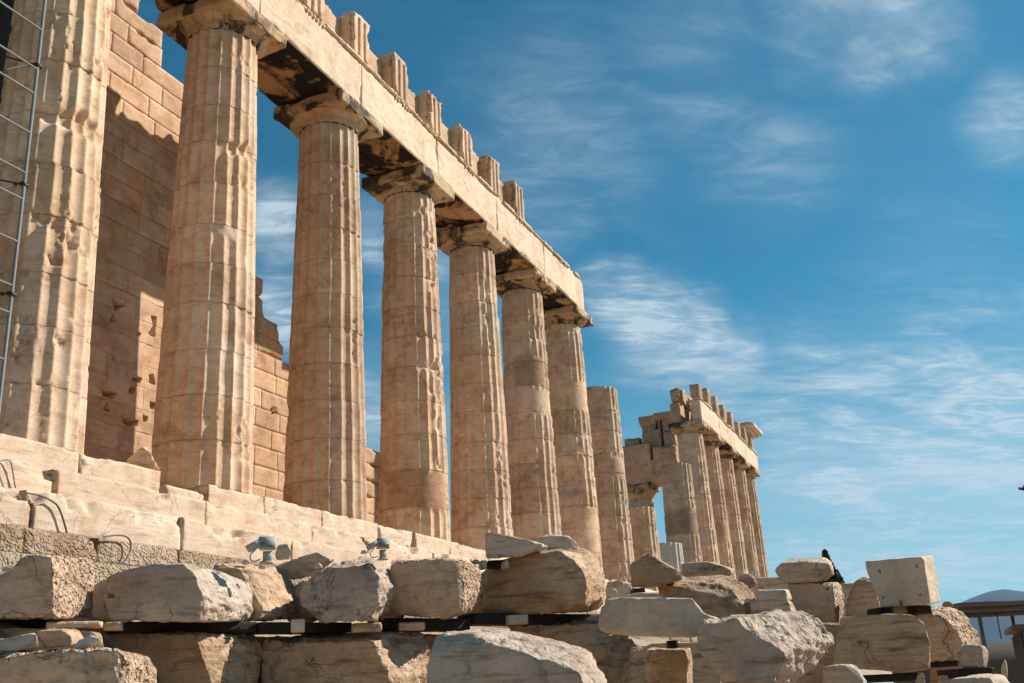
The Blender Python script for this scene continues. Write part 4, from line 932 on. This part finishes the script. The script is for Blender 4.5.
# ------------------------------------------------------------------ right-hand background
MAT['leaf'] = plain('dark_leaves', (0.03, 0.05, 0.018), 0.8, sc=3, var=0.5)
MAT['bark'] = plain('bark', (0.10, 0.07, 0.05), 0.9)
MAT['hill'] = plain('hill_scrub', (0.022, 0.034, 0.034), 1.0, sc=0.004, var=0.4)
MAT['shed'] = plain('shed_metal', (0.13, 0.11, 0.09), 0.8, var=0.35)
MAT['cabin'] = plain('cabin_wall', (0.13, 0.115, 0.10), 0.8, var=0.35)
def tree(lab, u, vb, vt, w, width, group=None, seed=1, cat='tree'):
    """cypress: trunk and a tall crown of small leaf faces"""
    b = at(u, vb, w); t = at(u, vt, w); H = t[2]-b[2]+3.0; base = np.array([b[0], b[1], b[2]-3.0])
    e = empty('cypress_tree', tuple(base), lab, cat, group)
    V, F = tube([base, base+[0.05, 0, H*0.4], base+[0, 0, H*0.85]], 0.12, 8, 3); finish('trunk', V, F, MAT['bark'], e)
    rs = np.random.RandomState(seed); n = 6500
    z = rs.rand(n)**0.9; rad = width*(np.sin(np.pi*np.clip(z*0.85+0.12, 0, 1))**0.8)*(0.85+0.3*fbm(np.stack([z*5, rs.rand(n)*0, z*0], 1), 1, 3, seed))*(1-z**2.2*0.75)
    a = rs.rand(n)*2*np.pi; rr = rad*np.sqrt(rs.rand(n)); rr *= 0.7+0.6*fbm(np.stack([np.cos(a)*2, np.sin(a)*2, z*10], 1), 1.3, 2, seed+4)
    c = np.stack([base[0]+rr*np.cos(a), base[1]+rr*np.sin(a), base[2]+0.12*H+z*H*0.88], 1)
    d1 = rs.normal(size=(n, 3)); d1[:, 2] += 1.2; d1 /= np.linalg.norm(d1, axis=1)[:, None]; d2 = np.cross(d1, rs.normal(size=(n, 3))); d2 /= np.linalg.norm(d2, axis=1)[:, None]
    s = 0.14
    V = np.concatenate([c-d1*s, c+d2*s*.5, c+d1*s, c-d2*s*.5]); I = np.arange(n)
    finish('crown', V, np.stack([I, I+n, I+2*n, I+3*n], 1), MAT['leaf'], e)
tree('dark cypress top rising behind the rounded slab', 829, 582, 550, 48, 0.85, None, 3)
tree('fainter low tree crown beside the cypress behind the pile', 838, 584, 571, 50, 0.75, None, 6)
# open shed
e0 = at(957, 607, 40); e = empty('open_shed', (46, -24, -5.3), 'flat roofed open metal shed in the distance beyond the blocks', 'shed')
def wbox(name, b, mat, par, res=1.0, label=None):
    V, F = grid_box(*b, res); return finish(name, V, F, MAT[mat], par, None, False, label)
SW = 38.0
def shp(u, v): return at(u, v, SW)
p1, p2 = shp(956, 606), shp(1040, 604.5); ax = p2-p1; ax[2] = 0; Ls = np.linalg.norm(ax); ax /= Ls; ay = np.array([-ax[1], ax[0], 0]);
if np.dot(ay, _f) < 0: ay = -ay
def lbox(name, s0, s1, d0, d1, z0, z1, mat, par, label=None):
    V, F = grid_box(s0, s1, d0, d1, z0, z1, 2.0); W_ = p1+V[:, :1]*ax+V[:, 1:2]*ay; W_[:, 2] = V[:, 2]
    return finish(name, W_, F, MAT[mat], par, None, False, label)
e.location = (p1[0], p1[1], -5.35); ztop = p1[2]+.05
lbox('roof', 0, Ls+4, -0.3, 4.2, ztop-.12, ztop+.04, 'shed', e); lbox('roof_beam', 0.1, Ls+3.9, 0, .15, ztop-.32, ztop-.123, 'shed', e); lbox('roof_beam', 0.1, Ls+3.9, 3.8, 3.95, ztop-.32, ztop-.123, 'shed', e)
for s in (0.75, 4.4, 8.0): lbox('post', s, s+.11, 0.02, .12, -5.35, ztop-.323, 'shed', e); lbox('post', s-.7, s-.6, 3.82, 3.91, -5.35, ztop-.323, 'shed', e)
lbox('hanging_rod', 1.95, 1.98, 1.2, 1.23, ztop-1.25, ztop-.125, 'darksteel', e)
lw = empty('low_wall', (p1[0], p1[1], -5.35), 'low dark rubble wall beneath the open shed', 'wall')
zl = shp(990, 641)[2]
o = lbox('masonry', -1, Ls+4, 4.6, 5.0, -5.35, zl, 'shed', lw)
# site cabin, nearer
CW = 22.0; a, b_ = at(1012, 630, CW), at(1034, 606, CW-6); t = b_-a; t[2] = 0; Lc = np.linalg.norm(t); t /= Lc; nn = np.array([t[1], -t[0], 0])
if np.dot(nn, _r) < 0: nn = -nn
cb = empty('site_cabin', (a[0], a[1], -5.35), 'pale ribbed cabin wall cut off by the right edge', 'cabin')
zc = a[2]
def cbox(name, s0, s1, d0, d1, z0, z1, mat):
    V, F = grid_box(s0, s1, d0, d1, z0, z1, 2.0); W_ = a+V[:, :1]*t+V[:, 1:2]*nn; W_[:, 2] = V[:, 2]; return finish(name, W_, F, MAT[mat], cb)
cbox('wall', 0, 3.2, 0, 2.0, -5.35, zc-.1, 'cabin'); cbox('roof', -.15, 3.35, -.15, 2.15, zc-.095, zc, 'shed')
for i in range(8): cbox('rib', .1+i*.4, .15+i*.4, -.04, -.003, -5.3, zc-.15, 'cabin')
# bird
bd = at(1024, 489, 30)
bm = bmesh.new()
body = [(-.22, 0, 0), (-.12, .05, .02), (0, .06, .03), (.14, .04, .01), (.24, 0, 0), (.14, -.04, .01), (0, -.06, .03), (-.12, -.05, .02)]
V = []; F = []
segs = [(-.30, .005), (-.20, .03), (-.08, .055), (.06, .06), (.15, .04), (.20, .035), (.24, .02), (.28, .004)]
for x, r in segs:
    for k in range(8): V.append((x, r*math.cos(k*math.pi/4), r*math.sin(k*math.pi/4)))
for i in range(len(segs)-1):
    for k in range(8): F.append((i*8+k, i*8+(k+1) % 8, (i+1)*8+(k+1) % 8, (i+1)*8+k))
V = np.array(V); n0 = len(V)
wing = []
for s in (-1, 1):
    w_ = [(-.06, s*.04, .02), (.10, s*.04, .02), (.12, s*.28, .10), (.02, s*.30, .10), (-.04, s*.58, .04), (.03, s*.56, .045)]
    for dz in (0, .012): V = np.vstack([V, np.array(w_)+[0, 0, dz]])
    F += [(n0, n0+1, n0+2, n0+3), (n0+3, n0+2, n0+5, n0+4), (n0+9, n0+8, n0+7, n0+6), (n0+10, n0+11, n0+8, n0+9)]
    for p, q in ((0, 1), (1, 2), (2, 5), (5, 4), (4, 3), (3, 0)): F.append((n0+p, n0+q, n0+6+q, n0+6+p))
    n0 += 12
d_ = np.array([_r[0], _r[1], 0]); d_ /= np.linalg.norm(d_); pr_ = np.array([-d_[1], d_[0], 0])
Wv = bd - V[:, :1]*d_*.55 + V[:, 1:2]*pr_*.55; Wv[:, 2] = bd[2]+V[:, 2]*.8
o = finish('bird', Wv, np.array(F), MAT['darksteel'], None, None, True); tag(o, 'small dark bird in the open sky at the right edge', 'bird')

# mountain on the horizon
def ridge():
    D = 5200.0; V = []; us = np.linspace(700, 1500, 90); rows = 14; pts = []
    prof = [(700, 668), (860, 650), (930, 617), (957, 605), (985, 593.5), (1003, 590), (1024, 592.5), (1060, 600), (1120, 606), (1200, 622), (1350, 640), (1500, 640)]
    vs = np.interp(us, [p[0] for p in prof], [p[1] for p in prof]) + (fbm(np.stack([us*.05, us*0, us*0], 1), 1, 4, 5)-.5)*1.6
    for i, (u, v) in enumerate(zip(us, vs)):
        top = at(u, v, D); d = ray(u, v); d[2] = 0; d /= np.linalg.norm(d)
        for k in range(rows):
            s = (k/(rows-1))*2-1; hgt = math.cos(s*math.pi/2)**1.2 if abs(s) < 1 else 0
            p = top + d*s*1800; pts.append((p[0], p[1], -5.4+(top[2]+5.4)*hgt))
    P = np.array(pts); nn_ = (fbm(P*0.004, 1, 4, 8)-.5)*60*np.clip((P[:, 2]+5)/150, 0, 1); k0 = np.abs((np.arange(len(P)) % rows)-(rows-1)/2) > 1
    P[:, 2] += np.where(k0, nn_, 0)
    I = np.arange(len(P)).reshape(len(us), rows)
    F = np.stack([I[:-1, :-1].ravel(), I[1:, :-1].ravel(), I[1:, 1:].ravel(), I[:-1, 1:].ravel()], 1)
    me = mesh_from('hills', P, F, MAT['hill'], None, True); struct(link('hills', me))
ridge()

# thin air: one closed box of even haze round the scene
def haze():
    V, F = grid_box(-12000, 16500, -12500, 9500, -12, 430, 1e6)
    me = mesh_from('haze', V, F, None) if False else bpy.data.meshes.new('haze')
    me.from_pydata([tuple(v) for v in V], [], [tuple(int(i) for i in f) for f in F]); me.update()
    M = bpy.data.materials.new('haze_air'); M.use_nodes = True; n = M.node_tree.nodes; n.remove(n['Principled BSDF'])
    pv = n.new('ShaderNodeVolumePrincipled'); pv.inputs['Color'].default_value = (0.20, 0.55, 1.0, 1); pv.inputs['Density'].default_value = 0.00004
    pv.inputs['Anisotropy'].default_value = 0.2
    M.node_tree.links.new(pv.outputs[0], n['Material Output'].inputs['Volume']); me.materials.append(M)
    o = link('haze', me); o['kind'] = 'stuff'
haze()
